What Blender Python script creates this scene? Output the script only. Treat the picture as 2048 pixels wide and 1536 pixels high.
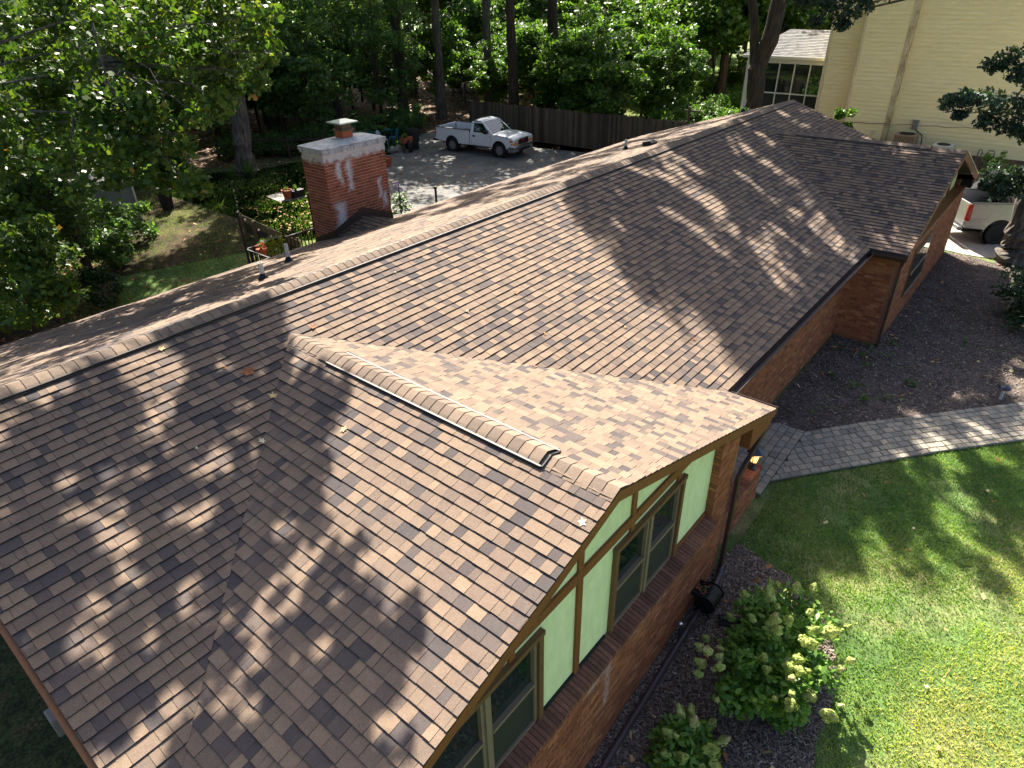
import bpy, bmesh, math, random
import numpy as np
from mathutils import Vector, Matrix

random.seed(7)
rng = np.random.default_rng(11)
S = bpy.context.scene
for o in list(bpy.data.objects):
    bpy.data.objects.remove(o)
C = S.collection
R = math.radians

# ------------------------------------------------------------------ camera, sky, sun, exposure
cam = bpy.data.cameras.new('camera')
cam.sensor_width = 36.0
cam.lens = 1318.67 / 2048 * 36.0
cam.clip_end = 600
co = bpy.data.objects.new('camera', cam)
C.objects.link(co)
CR = Vector((0.635802, -0.771598, -0.019799))
CU = Vector((0.412434, 0.317943, 0.853704))
CF = Vector((0.652422, 0.550953, -0.520382))
co.matrix_world = Matrix(((CR.x, CU.x, -CF.x, 0), (CR.y, CU.y, -CF.y, 0), (CR.z, CU.z, -CF.z, 8.5), (0, 0, 0, 1)))
S.camera = co

SUN = Vector((0.65, 0.72, 1.0)).normalized()          # towards the sun
SUN_EL = math.asin(SUN.z)
w = bpy.data.worlds.new('World')
S.world = w
w.use_nodes = True
wn = w.node_tree
bg = wn.nodes['Background']
sk = wn.nodes.new('ShaderNodeTexSky')
sk.sky_type = 'NISHITA'
sk.sun_disc = False
sk.sun_elevation = SUN_EL
sk.sun_rotation = math.atan2(SUN.x, SUN.y)
sk.air_density = 0.8
sk.dust_density = 3.0
sk.ozone_density = 0.4
wn.links.new(sk.outputs[0], bg.inputs[0])
bg.inputs[1].default_value = 0.070
sl = bpy.data.lights.new('sun', 'SUN')
sl.energy = 5.0
sl.angle = R(0.5)
sl.color = (1.0, 0.93, 0.82)
so = bpy.data.objects.new('sun', sl)
C.objects.link(so)
so.rotation_euler = (-SUN).to_track_quat('-Z', 'Y').to_euler()
S.view_settings.view_transform = 'Standard'
S.view_settings.look = 'None'
S.view_settings.exposure = 2.0
S.view_settings.gamma = 1.0
S.view_settings.use_curve_mapping = False
S.cycles.max_bounces = 6
S.cycles.diffuse_bounces = 3
S.cycles.glossy_bounces = 2
S.cycles.transmission_bounces = 3
S.cycles.transparent_max_bounces = 6
S.cycles.caustics_reflective = False
S.cycles.caustics_refractive = False
S.cycles.sample_clamp_indirect = 4.0

# ------------------------------------------------------------------ materials
def mat(name, ramp, tone=False, nscale=8.0, namt=0.25, rough=0.8, bump=0.0, bscale=60.0, spec=0.3,
        metal=0.0, transl=0.0, speck=0.0, speck_scale=300.0, stretch=None, detail=5.0, coat=0.0, emit=None, tint=None):
    m = bpy.data.materials.new(name)
    m.use_nodes = True
    nt = m.node_tree
    N, L = nt.nodes, nt.links
    p = N['Principled BSDF']
    tc = N.new('ShaderNodeTexCoord')
    src = tc.outputs['Object']
    if stretch:
        mp = N.new('ShaderNodeMapping')
        mp.inputs['Scale'].default_value = stretch
        L.new(src, mp.inputs[0])
        src = mp.outputs[0]
    no = N.new('ShaderNodeTexNoise')
    no.inputs['Scale'].default_value = nscale
    no.inputs['Detail'].default_value = detail
    no.inputs['Roughness'].default_value = 0.6
    L.new(src, no.inputs['Vector'])
    cr = N.new('ShaderNodeValToRGB')
    e = cr.color_ramp.elements
    while len(e) < len(ramp):
        e.new(0.5)
    for i, c in enumerate(ramp):
        e[i].position = c[0]
        e[i].color = (*c[1], 1)
    if tone:
        at = N.new('ShaderNodeAttribute')
        at.attribute_name = 'tone'
        L.new(at.outputs['Fac'], cr.inputs[0])
    else:
        mr0 = N.new('ShaderNodeMapRange')
        mr0.inputs['From Min'].default_value = 0.3
        mr0.inputs['From Max'].default_value = 0.7
        L.new(no.outputs['Fac'], mr0.inputs[0])
        L.new(mr0.outputs[0], cr.inputs[0])
    col = cr.outputs[0]
    def scale_by(col, fac, lo, hi, fmin=0.25, fmax=0.75):
        mr = N.new('ShaderNodeMapRange')
        mr.inputs['From Min'].default_value = fmin
        mr.inputs['From Max'].default_value = fmax
        mr.inputs['To Min'].default_value = lo
        mr.inputs['To Max'].default_value = hi
        L.new(fac, mr.inputs[0])
        vm = N.new('ShaderNodeVectorMath')
        vm.operation = 'SCALE'
        L.new(col, vm.inputs[0])
        L.new(mr.outputs[0], vm.inputs['Scale'])
        return vm.outputs[0]
    if namt and tone:
        col = scale_by(col, no.outputs['Fac'], 1 - namt, 1 + namt)
    elif namt:
        n2 = N.new('ShaderNodeTexNoise')
        n2.inputs['Scale'].default_value = nscale * 5.3
        n2.inputs['Detail'].default_value = 4
        L.new(src, n2.inputs['Vector'])
        col = scale_by(col, n2.outputs['Fac'], 1 - namt, 1 + namt)
    if speck:
        n3 = N.new('ShaderNodeTexNoise')
        n3.inputs['Scale'].default_value = speck_scale
        n3.inputs['Detail'].default_value = 2
        L.new(src, n3.inputs['Vector'])
        col = scale_by(col, n3.outputs['Fac'], 1 - speck, 1 + speck, 0.3, 0.7)
    L.new(col, p.inputs['Base Color'])
    p.inputs['Roughness'].default_value = rough
    p.inputs['Metallic'].default_value = metal
    p.inputs['Specular IOR Level'].default_value = spec
    p.inputs['Coat Weight'].default_value = coat
    if bump:
        nb = N.new('ShaderNodeTexNoise')
        nb.inputs['Scale'].default_value = bscale
        nb.inputs['Detail'].default_value = 4
        L.new(src, nb.inputs['Vector'])
        bp = N.new('ShaderNodeBump')
        bp.inputs['Strength'].default_value = bump
        bp.inputs['Distance'].default_value = 0.01
        L.new(nb.outputs['Fac'], bp.inputs['Height'])
        L.new(bp.outputs[0], p.inputs['Normal'])
    if emit:
        p.inputs['Emission Color'].default_value = (*emit[0], 1)
        p.inputs['Emission Strength'].default_value = emit[1]
    if transl:
        tr = N.new('ShaderNodeBsdfTranslucent')
        vm = N.new('ShaderNodeVectorMath')
        vm.operation = 'MULTIPLY'
        vm.inputs[1].default_value = tint or (1.5, 1.6, 0.55)
        L.new(col, vm.inputs[0])
        L.new(vm.outputs[0], tr.inputs[0])
        mx = N.new('ShaderNodeMixShader')
        mx.inputs[0].default_value = transl
        L.new(p.outputs[0], mx.inputs[1])
        L.new(tr.outputs[0], mx.inputs[2])
        L.new(mx.outputs[0], N['Material Output'].inputs[0])
    return m

def flat(name, c, **k):
    k.setdefault('namt', 0.12)
    d = tuple(x * 0.88 for x in c)
    return mat(name, [(0, d), (1, c)], **k)

def glass_mat(name, c, rough=0.03, spec=1.0, alpha=1.0):
    m = flat(name, c, rough=rough, spec=spec, namt=0.0)
    m.node_tree.nodes['Principled BSDF'].inputs['Alpha'].default_value = alpha
    return m

M = {}
M['shingle'] = mat('shingle_granules', [(0, (.052, .047, .048)), (.3, (.088, .072, .066)), (.55, (.150, .110, .084)), (.8, (.190, .137, .098)), (1, (.225, .162, .112))],
                   tone=True, nscale=9, namt=.10, rough=.93, bump=.35, bscale=260, spec=.2, speck=.38, speck_scale=190)
M['shingle_edge'] = flat('cut_asphalt_edge', (.036, .029, .026), rough=.9)
M['cap'] = mat('ridge_cap_granules', [(0, (.13, .10, .08)), (.5, (.185, .138, .102)), (1, (.225, .165, .118))], tone=True, nscale=9, namt=.12,
               rough=.93, bump=.3, bscale=260, spec=.2, speck=.35, speck_scale=190)
M['deck'] = flat('roof_deck_felt', (.05, .042, .038), rough=.95)
M['grey_shingle'] = mat('grey_shingle', [(0, (.075, .075, .08)), (1, (.19, .185, .18))], tone=True, nscale=12, namt=.2, rough=.9, speck=.25, speck_scale=60)
M['brown_metal'] = flat('brown_painted_metal', (.060, .034, .026), rough=.42, spec=.5, nscale=3)
M['brown_wood'] = flat('brown_painted_timber', (.215, .078, .024), rough=.6, nscale=5, bump=.1, bscale=40)
M['orange_wood'] = flat('orange_brown_trim', (.20, .088, .036), rough=.6)
M['purple_pipe'] = flat('faded_brown_plastic', (.075, .05, .052), rough=.4, spec=.5)
M['stucco'] = mat('pale_green_stucco', [(0, (.70, .80, .42)), (1, (.77, .86, .48))], nscale=1.6, namt=.09, rough=.85, bump=.5, bscale=14, stretch=(1, 1, .45))
M['brick'] = mat('red_brick', [(0, (.31, .105, .042)), (.5, (.40, .14, .056)), (1, (.48, .18, .075))], tone=True, nscale=14, namt=.22, rough=.88, bump=.3, bscale=90)
M['mortar'] = flat('buff_mortar', (.30, .20, .14), rough=.95, nscale=10)
M['mortar_red'] = mat('red_stained_mortar', [(0, (.33, .13, .060)), (1, (.44, .19, .09))], nscale=3, namt=.2, rough=.95)
M['sill_brick'] = mat('dark_sill_brick', [(0, (.12, .052, .034)), (1, (.24, .10, .062))], tone=True, nscale=14, namt=.25, rough=.85, bump=.25, bscale=90)
M['sill_mortar'] = flat('grey_mortar', (.34, .27, .22), rough=.95)
M['window_frame'] = flat('tan_window_frame', (.24, .185, .115), rough=.45, spec=.45)
M['brown_trim'] = flat('brown_window_trim', (.16, .082, .036), rough=.55)
M['glass'] = glass_mat('window_glass', (.012, .022, .018))
M['screen'] = flat('dark_insect_screen', (.030, .032, .026), rough=.75)
M['black'] = flat('black_painted_iron', (.010, .010, .011), rough=.6, spec=.25)
M['rubber'] = flat('black_rubber', (.018, .018, .019), rough=.75, bump=.2, bscale=40)
M['pvc'] = flat('weathered_white_pvc', (.55, .53, .47), rough=.5, nscale=6, namt=.25)
M['vent_edge'] = flat('black_ridge_vent_plastic', (.016, .014, .014), rough=.5, spec=.35)
M['siding'] = mat('cream_vinyl_siding', [(0, (.82, .69, .35)), (1, (.87, .75, .40))], nscale=.8, namt=.07, rough=.55, stretch=(1, .4, 3), spec=.3)
M['cream_trim'] = mat('cream_trim', [(0, (.58, .49, .29)), (1, (.74, .64, .40))], nscale=1.5, namt=.12, rough=.6)
M['white_trim'] = flat('cream_white_trim', (.66, .64, .52), rough=.5)
M['block'] = mat('stained_block_foundation', [(0, (.13, .075, .045)), (1, (.26, .17, .10))], nscale=2, namt=.2, rough=.95)
M['white_paint'] = flat('white_truck_paint', (.74, .76, .78), rough=.22, spec=.5, coat=.6, namt=.04)
M['silver_paint'] = flat('silver_truck_paint', (.34, .34, .34), rough=.28, metal=.5, coat=.6, namt=.04)
M['chrome'] = flat('dull_chrome', (.55, .56, .58), rough=.18, metal=1.0)
M['auto_glass'] = glass_mat('dark_car_glass', (.010, .013, .012), rough=.02)
M['alloy'] = flat('alloy_wheel', (.42, .43, .44), rough=.35, metal=.8)
M['amber'] = flat('amber_lens', (.75, .24, .03), rough=.15, spec=.7)
M['red_lens'] = flat('red_lens', (.26, .010, .008), rough=.12, spec=.8)
M['clear_lens'] = flat('clear_lens', (.55, .60, .55), rough=.12, spec=.9)
M['red_print'] = flat('red_badge', (.45, .02, .02), rough=.4)
M['grey_plastic'] = flat('grey_plastic', (.16, .165, .17), rough=.55)
M['asphalt'] = mat('old_asphalt', [(0, (.085, .085, .083)), (1, (.165, .160, .150))], nscale=.7, namt=.25, rough=.92, speck=.25, speck_scale=45, bump=.2, bscale=40)
M['concrete'] = mat('sunlit_concrete', [(0, (.42, .38, .31)), (1, (.55, .50, .42))], nscale=1.5, namt=.12, rough=.9, speck=.1, speck_scale=50)
M['grey_concrete'] = mat('grey_concrete', [(0, (.20, .19, .17)), (1, (.32, .30, .27))], nscale=3, namt=.2, rough=.92)
M['soil'] = mat('leaf_litter_soil', [(0, (.040, .026, .016)), (.5, (.080, .052, .030)), (1, (.15, .098, .055))], nscale=.9, namt=.45, rough=.97, speck=.4, speck_scale=14, bump=.5, bscale=18)
M['side_shade'] = mat('painted_side_shade', [(0, (.012, .022, .008)), (.5, (.030, .045, .014)), (1, (.065, .055, .028))], nscale=2.5, namt=.5, rough=.95, speck=.6, speck_scale=22, bump=.8, bscale=20)  # shade on the side grass, put into a dark ground colour
M['mulch_base'] = mat('dark_mulch', [(0, (.045, .036, .030)), (1, (.12, .095, .08))], nscale=2, namt=.5, rough=.97, speck=.5, speck_scale=40, bump=.8, bscale=40)
M['chip'] = mat('mulch_chip', [(0, (.095, .072, .056)), (.55, (.26, .20, .16)), (.85, (.42, .34, .28)), (1, (.64, .56, .48))], tone=True, nscale=20, namt=.2, rough=.92)
M['lawn_base'] = mat('lawn_ground', [(0, (.04, .085, .022)), (.5, (.085, .135, .036)), (1, (.20, .18, .08))], nscale=.55, namt=.35, rough=.97, speck=.4, speck_scale=30, bump=.6, bscale=30)
M['blade'] = mat('grass_blade', [(0, (.060, .16, .045)), (.4, (.165, .275, .070)), (.75, (.36, .42, .125)), (1, (.66, .58, .27))], tone=True, nscale=.9, namt=.30, rough=.6, transl=.35, spec=.25, tint=(1.5, 1.6, .6))
M['paver'] = mat('concrete_paver', [(0, (.20, .182, .148)), (.5, (.29, .26, .205)), (1, (.36, .30, .225))], tone=True, nscale=7, namt=.22, rough=.92, speck=.2, speck_scale=80, bump=.3, bscale=50)
M['joint'] = flat('dark_sand_joint', (.055, .055, .035), rough=.97)
M['bark'] = mat('furrowed_bark', [(0, (.040, .034, .028)), (.5, (.095, .080, .066)), (1, (.19, .165, .14))], nscale=9, namt=.35, rough=.95, bump=1.0, bscale=14, stretch=(1, 1, .18))
M['bark_dark'] = mat('dark_bark', [(0, (.018, .014, .011)), (1, (.075, .056, .040))], nscale=9, namt=.35, rough=.95, bump=1.0, bscale=14, stretch=(1, 1, .18))
leafk = dict(tone=True, namt=.22, nscale=.35, rough=.45, spec=.32)
M['leaf_wood'] = mat('woodland_leaf', [(0, (.045, .095, .036)), (.6, (.095, .175, .055)), (1, (.17, .25, .06))], transl=.42, **leafk)
M['leaf_bright'] = mat('sunlit_understory_leaf', [(0, (.035, .090, .018)), (.6, (.075, .150, .024)), (1, (.15, .215, .035))], transl=.42, **leafk)
M['leaf_tulip'] = mat('tulip_tree_leaf', [(0, (.030, .068, .014)), (.55, (.066, .122, .020)), (.9, (.16, .20, .030)), (.96, (.20, .17, .03)), (1, (.42, .17, .03))], transl=.33, **leafk)
M['leaf_oak'] = mat('oak_leaf', [(0, (.018, .040, .026)), (.7, (.034, .066, .036)), (1, (.062, .098, .036))], transl=.24, **leafk)
M['leaf_shrub'] = mat('shrub_leaf', [(0, (.045, .12, .020)), (.6, (.125, .24, .034)), (1, (.25, .36, .055))], transl=.30, **leafk)
M['leaf_dark'] = mat('evergreen_leaf', [(0, (.014, .038, .014)), (.6, (.028, .070, .020)), (1, (.055, .105, .028))], transl=.2, **leafk)
M['blossom'] = mat('hydrangea_blossom', [(0, (.32, .42, .10)), (.6, (.54, .58, .19)), (.93, (.68, .65, .29)), (1, (.62, .46, .28))], tone=True, nscale=8, namt=.2, rough=.8, transl=.3, tint=(1.1, 1.1, .8))
M['dead_leaf'] = mat('fallen_leaf', [(0, (.26, .075, .022)), (.4, (.36, .17, .055)), (.7, (.55, .42, .18)), (1, (.62, .60, .42))], tone=True, nscale=30, namt=.2, rough=.7)
M['old_wood'] = mat('weathered_fence_wood', [(0, (.042, .034, .024)), (1, (.115, .092, .064))], tone=True, nscale=3, namt=.35, rough=.92, bump=.3, bscale=20, stretch=(6, 6, .5))
M['pine_wood'] = mat('treated_timber', [(0, (.16, .115, .055)), (1, (.27, .20, .10))], nscale=4, namt=.25, rough=.85)
M['terracotta'] = flat('terracotta', (.36, .105, .045), rough=.85)
M['clay_flue'] = flat('orange_clay_flue', (.45, .125, .05), rough=.85)
M['teal'] = flat('teal_painted_metal', (.012, .125, .16), rough=.45)
M['grey_fabric'] = flat('pale_grey_plastic', (.42, .45, .46), rough=.5)
M['cap_metal'] = flat('pale_green_metal', (.45, .52, .47), rough=.35, metal=.3)
M['mesh_metal'] = flat('brown_spark_mesh', (.14, .095, .06), rough=.5)
M['tan_metal'] = flat('tan_condenser_metal', (.30, .21, .13), rough=.5)
M['grey_metal'] = flat('grey_meter_box', (.20, .19, .175), rough=.5)
M['copper'] = flat('twisted_service_wire', (.30, .22, .13), rough=.5)
M['navy_metal'] = flat('blue_black_lantern', (.018, .026, .045), rough=.35, spec=.6)
M['lamp_glass'] = flat('lit_lamp_glass', (.7, .5, .25), rough=.3, emit=((1.0, .55, .16), .55))
M['shed'] = flat('pale_shed_panel', (.20, .22, .215), rough=.7)
M['stained_trim'] = mat('dirt_stained_trim', [(0, (.22, .14, .055)), (.5, (.50, .40, .22)), (1, (.62, .52, .31))], nscale=2.5, namt=.3, rough=.7, stretch=(1, 1, .6))
M['bed_liner'] = flat('black_bed_liner', (.022, .022, .023), rough=.8)
M['red_flower'] = flat('red_flower', (.55, .03, .03), rough=.7)
M['lime_leaf'] = flat('lime_trailing_leaf', (.20, .28, .02), rough=.6, transl=.3)
M['purple_flower'] = flat('purple_flower', (.22, .13, .36), rough=.7)
M['hose'] = flat('olive_hose', (.045, .042, .024), rough=.5, spec=.5)
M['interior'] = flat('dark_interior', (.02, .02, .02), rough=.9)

# chimney brick: white paint runs down from the cap, patchy lower down
def chimney_mat(name, ramp, white_strength=1.0, spots=None):
    m = mat(name, ramp, tone=True, nscale=14, namt=.22, rough=.9, bump=.3, bscale=90)
    nt = m.node_tree
    N, L = nt.nodes, nt.links
    p = N['Principled BSDF']
    old = p.inputs['Base Color'].links[0].from_socket
    geo = N.new('ShaderNodeNewGeometry')
    sx = N.new('ShaderNodeSeparateXYZ')
    L.new(geo.outputs['Position'], sx.inputs[0])
    nz = N.new('ShaderNodeTexNoise')
    nz.inputs['Scale'].default_value = 7
    nz.inputs['Detail'].default_value = 5
    L.new(geo.outputs['Position'], nz.inputs['Vector'])
    def math_(op, a, b=None, c=None):
        n = N.new('ShaderNodeMath')
        n.operation = op
        for i, v in enumerate((a, b, c)):
            if v is None:
                continue
            if isinstance(v, (int, float)):
                n.inputs[i].default_value = v
            else:
                L.new(v, n.inputs[i])
        return n.outputs[0]
    X, Y, Z = sx.outputs
    wob = math_('MULTIPLY', math_('SUBTRACT', nz.outputs['Fac'], .5), .22)
    def box(cx, hx, cz, hz, soft):
        soft = soft * 1.7
        dx = math_('SUBTRACT', math_('ABSOLUTE', math_('SUBTRACT', math_('ADD', X, wob), cx)), hx)
        dz = math_('SUBTRACT', math_('ABSOLUTE', math_('SUBTRACT', math_('ADD', Z, wob), cz)), hz)
        d = math_('MAXIMUM', dx, dz)
        return math_('SUBTRACT', 1.0, math_('SMOOTH_MIN', math_('MAXIMUM', math_('ADD', math_('DIVIDE', d, soft), .5), 0.0), 1.0, .05))
    patches = [box(*s_) for s_ in (spots or [(11.0, 1.4, 4.85, .16, .06), (10.48, .075, 4.45, .2, .06), (10.80, .075, 4.28, .38, .07), (10.53, .04, 4.22, .12, .05), (10.36, .14, 3.22, .42, .1),
               (11.75, .045, 3.75, .25, .05), (11.88, .07, 3.42, .18, .06)])]
    f = patches[0]
    for q in patches[1:]:
        f = math_('MAXIMUM', f, q)
    wear = N.new('ShaderNodeMapRange')
    wear.inputs['From Min'].default_value = .30
    wear.inputs['From Max'].default_value = .52
    L.new(nz.outputs['Fac'], wear.inputs[0])
    f = math_('MULTIPLY', math_('MULTIPLY', f, math_('ADD', math_('MULTIPLY', wear.outputs[0], .35), .6)), white_strength)
    mx = N.new('ShaderNodeMix')
    mx.data_type = 'RGBA'
    L.new(f, mx.inputs[0])
    L.new(old, mx.inputs[6])
    mx.inputs[7].default_value = (.62, .58, .55, 1)
    L.new(mx.outputs[2], p.inputs['Base Color'])
    return m
M['chimney_brick'] = chimney_mat('chimney_brick', [(0, (.19, .055, .030)), (.5, (.27, .078, .040)), (1, (.35, .11, .058))])
M['chimney_mortar'] = chimney_mat('chimney_mortar', [(0, (.58, .38, .26)), (1, (.62, .42, .29))], .85)
LIME = [(4.70, .16, 1.02, .10, .12), (4.86, .035, .55, .42, .08), (4.5, .10, .92, .05, .1), (5.9, .5, .93, .012, .03)]
M['brick'] = chimney_mat('orange_red_brick', [(0, (.21, .075, .034)), (.4, (.30, .105, .045)), (.8, (.36, .13, .055)), (1, (.46, .19, .085))], .5, LIME)
M['mortar_red'] = chimney_mat('red_stained_mortar', [(0, (.30, .14, .078)), (1, (.33, .155, .085))], .5, LIME)
M['crown'] = mat('painted_crown', [(0, (.30, .30, .30)), (.45, (.48, .48, .47)), (1, (.62, .61, .60))], nscale=5, namt=.35, rough=.9, bump=.3, bscale=30)

# ------------------------------------------------------------------ mesh building
class MB:
    def __init__(s):
        s.v, s.f, s.t, s.m = [], [], [], []
    def poly(s, pts, tone=.5, mi=0):
        n = len(s.v)
        s.v += [tuple(p) for p in pts]
        s.f.append(tuple(range(n, n + len(pts))))
        s.t.append(tone)
        s.m.append(mi)
    def add(s, verts, faces, tone=.5, mi=0):
        n = len(s.v)
        s.v += [tuple(p) for p in verts]
        for f in faces:
            s.f.append(tuple(i + n for i in f))
            s.t.append(tone)
            s.m.append(mi)
    def box(s, x0, x1, y0, y1, z0, z1, tone=.5, mi=0, mx=None):
        P = [(x0, y0, z0), (x1, y0, z0), (x1, y1, z0), (x0, y1, z0), (x0, y0, z1), (x1, y0, z1), (x1, y1, z1), (x0, y1, z1)]
        if mx is not None:
            P = [tuple(mx @ Vector(p)) for p in P]
        s.add(P, [(0, 3, 2, 1), (4, 5, 6, 7), (0, 1, 5, 4), (1, 2, 6, 5), (2, 3, 7, 6), (3, 0, 4, 7)], tone, mi)
    def bar(s, a, b, w, h, up=(0, 0, 1), tone=.5, mi=0):
        a, b = Vector(a), Vector(b)
        d = (b - a).normalized()
        u = Vector(up)
        r = d.cross(u)
        if r.length < 1e-5:
            r = d.cross(Vector((1, 0, 0)))
        r.normalize()
        u = r.cross(d)
        q = [r * sx * w / 2 + u * sz * h / 2 for sx, sz in ((-1, -1), (1, -1), (1, 1), (-1, 1))]
        s.add([a + k for k in q] + [b + k for k in q], [(0, 1, 2, 3), (7, 6, 5, 4), (0, 4, 5, 1), (1, 5, 6, 2), (2, 6, 7, 3), (3, 7, 4, 0)], tone, mi)
    def prism(s, pts, vec, tone=.5, mi=0):
        n = len(pts)
        vec = Vector(vec)
        P = [Vector(p) for p in pts]
        s.add(P + [p + vec for p in P], [tuple(range(n - 1, -1, -1)), tuple(range(n, 2 * n))] + [(i, (i + 1) % n, n + (i + 1) % n, n + i) for i in range(n)], tone, mi)
    def tube(s, pts, rad, n=8, tone=.5, mi=0, caps=True):
        pts = [Vector(p) for p in pts]
        if not hasattr(rad, '__len__'):
            rad = [rad] * len(pts)
        V, F = [], []
        ref = Vector((0.13, 0.21, 0.97))
        for i, p in enumerate(pts):
            d = (pts[min(i + 1, len(pts) - 1)] - pts[max(i - 1, 0)])
            d.normalize()
            a = d.cross(ref)
            if a.length < .05:
                a = d.cross(Vector((1, 0, 0)))
            a.normalize()
            b = d.cross(a)
            for k in range(n):
                t = 2 * math.pi * k / n
                V.append(p + (a * math.cos(t) + b * math.sin(t)) * rad[i])
        for i in range(len(pts) - 1):
            for k in range(n):
                F.append((i * n + k, i * n + (k + 1) % n, (i + 1) * n + (k + 1) % n, (i + 1) * n + k))
        if caps:
            F.append(tuple(range(n - 1, -1, -1)))
            F.append(tuple((len(pts) - 1) * n + k for k in range(n)))
        s.add(V, F, tone, mi)
    def lathe(s, prof, c=(0, 0, 0), n=16, tone=.5, mi=0, mx=None):
        V, F = [], []
        for r, z in prof:
            for k in range(n):
                t = 2 * math.pi * k / n
                V.append((c[0] + r * math.cos(t), c[1] + r * math.sin(t), c[2] + z))
        for i in range(len(prof) - 1):
            for k in range(n):
                F.append((i * n + k, i * n + (k + 1) % n, (i + 1) * n + (k + 1) % n, (i + 1) * n + k))
        if prof[0][0] > 1e-6:
            F.append(tuple(range(n - 1, -1, -1)))
        if prof[-1][0] > 1e-6:
            F.append(tuple((len(prof) - 1) * n + k for k in range(n)))
        if mx is not None:
            V = [mx @ Vector(v) for v in V]
        s.add(V, F, tone, mi)
    def mesh(s, name, mats, smooth=False):
        me = bpy.data.meshes.new(name)
        me.from_pydata(s.v, [], s.f)
        for m in (mats if isinstance(mats, (list, tuple)) else [mats]):
            me.materials.append(m)
        at = me.attributes.new('tone', 'FLOAT', 'FACE')
        at.data.foreach_set('value', np.array(s.t, np.float32))
        if any(s.m):
            me.polygons.foreach_set('material_index', np.array(s.m, np.int32))
        if smooth:
            me.polygons.foreach_set('use_smooth', np.ones(len(s.f), bool))
        me.update()
        return me
    def build(s, name, mats, parent=None, smooth=False, bevel=0, kind=None, label=None):
        return link(name, s.mesh(name, mats, smooth), parent, bevel, kind, label)

def root_of(o):
    while o.parent:
        o = o.parent
    return o

def link(name, me, parent=None, bevel=0, kind=None, label=None):
    o = bpy.data.objects.new(name, me)
    C.objects.link(o)
    if parent is not None:
        o.parent = parent
        if parent.parent is None and not parent.get('local'):
            o.matrix_parent_inverse = Matrix.Translation(-parent.location)
    if bevel:
        b = o.modifiers.new('bevel', 'BEVEL')
        b.width = bevel
        b.segments = 2
        b.limit_method = 'ANGLE'
        b.angle_limit = R(40)
    if kind:
        o['kind'] = kind
    if label:
        o['label'] = label
    return o

def np_mesh(name, V, F, tone, mats, smooth=False):
    """V (n,3), F (m,k) all faces of k corners"""
    me = bpy.data.meshes.new(name)
    k = F.shape[1]
    me.vertices.add(len(V))
    me.vertices.foreach_set('co', V.astype(np.float32).ravel())
    me.loops.add(F.size)
    me.loops.foreach_set('vertex_index', F.astype(np.int32).ravel())
    me.polygons.add(len(F))
    me.polygons.foreach_set('loop_start', np.arange(0, F.size, k, dtype=np.int32))
    for m in (mats if isinstance(mats, (list, tuple)) else [mats]):
        me.materials.append(m)
    at = me.attributes.new('tone', 'FLOAT', 'FACE')
    at.data.foreach_set('value', np.asarray(tone, np.float32))
    if smooth:
        me.polygons.foreach_set('use_smooth', np.ones(len(F), bool))
    me.update(calc_edges=True)
    me.validate()
    return me

def thing(name, label, cat, loc=(0, 0, 0), rotz=0.0, group=None, local=False):
    o = bpy.data.objects.new(name, None)
    C.objects.link(o)
    o.location = loc
    o.rotation_euler = (0, 0, rotz)
    o.empty_display_size = .3
    if local:
        o['local'] = 1
    return tag(o, label, cat, group)

def tag(o, label, cat, group=None):
    o['label'] = label
    o['category'] = cat
    if group:
        o['group'] = group
    return o

def dup(root, loc, rotz=0.0, scale=1.0, label=None, group=None):
    r = root.copy()
    C.objects.link(r)
    r.location = loc
    r.rotation_euler = (0, 0, rotz)
    r.scale = scale if hasattr(scale, '__len__') else (scale,) * 3
    if label:
        r['label'] = label
    if group:
        r['group'] = group
    for ch in list(root.children):
        c = ch.copy()
        C.objects.link(c)
        c.parent = r
        for g in list(ch.children):
            d = g.copy()
            C.objects.link(d)
            d.parent = c
    return r

def project(p):
    d = Vector(p) - Vector((0, 0, 8.5))
    z = d.dot(CF)
    return (d.dot(CR) / z, d.dot(CU) / z, z)

def in_view(p, m=0.02):
    x, y, z = project(p)
    return z > .1 and abs(x) < .7766 + m and abs(y) < .5825 + m

def screen_area(pts):
    q = [project(p) for p in pts]
    if min(k[2] for k in q) < .2 or not any(abs(k[0]) < .7766 and abs(k[1]) < .5825 for k in q):
        return 0.0
    a = 0
    for i in range(len(q)):
        j = (i + 1) % len(q)
        a += q[i][0] * q[j][1] - q[j][0] * q[i][1]
    return a / 2          # positive when it faces the camera (counter-clockwise)

# ------------------------------------------------------------------ ground heights
GX = [-40, -10, 1, 4.5, 8.45, 14]
GZ = [-2.6, -1.6, -1.2, -.9, -.3, 0]
def g(x):
    return float(np.interp(x, GX, GZ))

def sheet(name, outline, off, m, kind='structure', skirt=0.0):
    bm = bmesh.new()
    f = bm.faces.new([bm.verts.new((x, y, 0)) for x, y in outline])
    if f.normal.z < 0 or sum((outline[i][0] * outline[(i + 1) % len(outline)][1] - outline[(i + 1) % len(outline)][0] * outline[i][1]) for i in range(len(outline))) < 0:
        bmesh.ops.reverse_faces(bm, faces=[f])
    bmesh.ops.triangulate(bm, faces=bm.faces[:])
    for x in GX:
        bmesh.ops.bisect_plane(bm, geom=bm.verts[:] + bm.edges[:] + bm.faces[:], plane_co=(x, 0, 0), plane_no=(1, 0, 0))
    for v in bm.verts:
        v.co.z = g(v.co.x) + off
    if skirt:
        be = [e for e in bm.edges if e.is_boundary]
        r = bmesh.ops.extrude_edge_only(bm, edges=be)
        for v in r['geom']:
            if isinstance(v, bmesh.types.BMVert):
                v.co.z -= skirt
    me = bpy.data.meshes.new(name)
    bm.to_mesh(me)
    bm.free()
    me.materials.append(m)
    return link(name, me, None, kind=kind)

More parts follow.
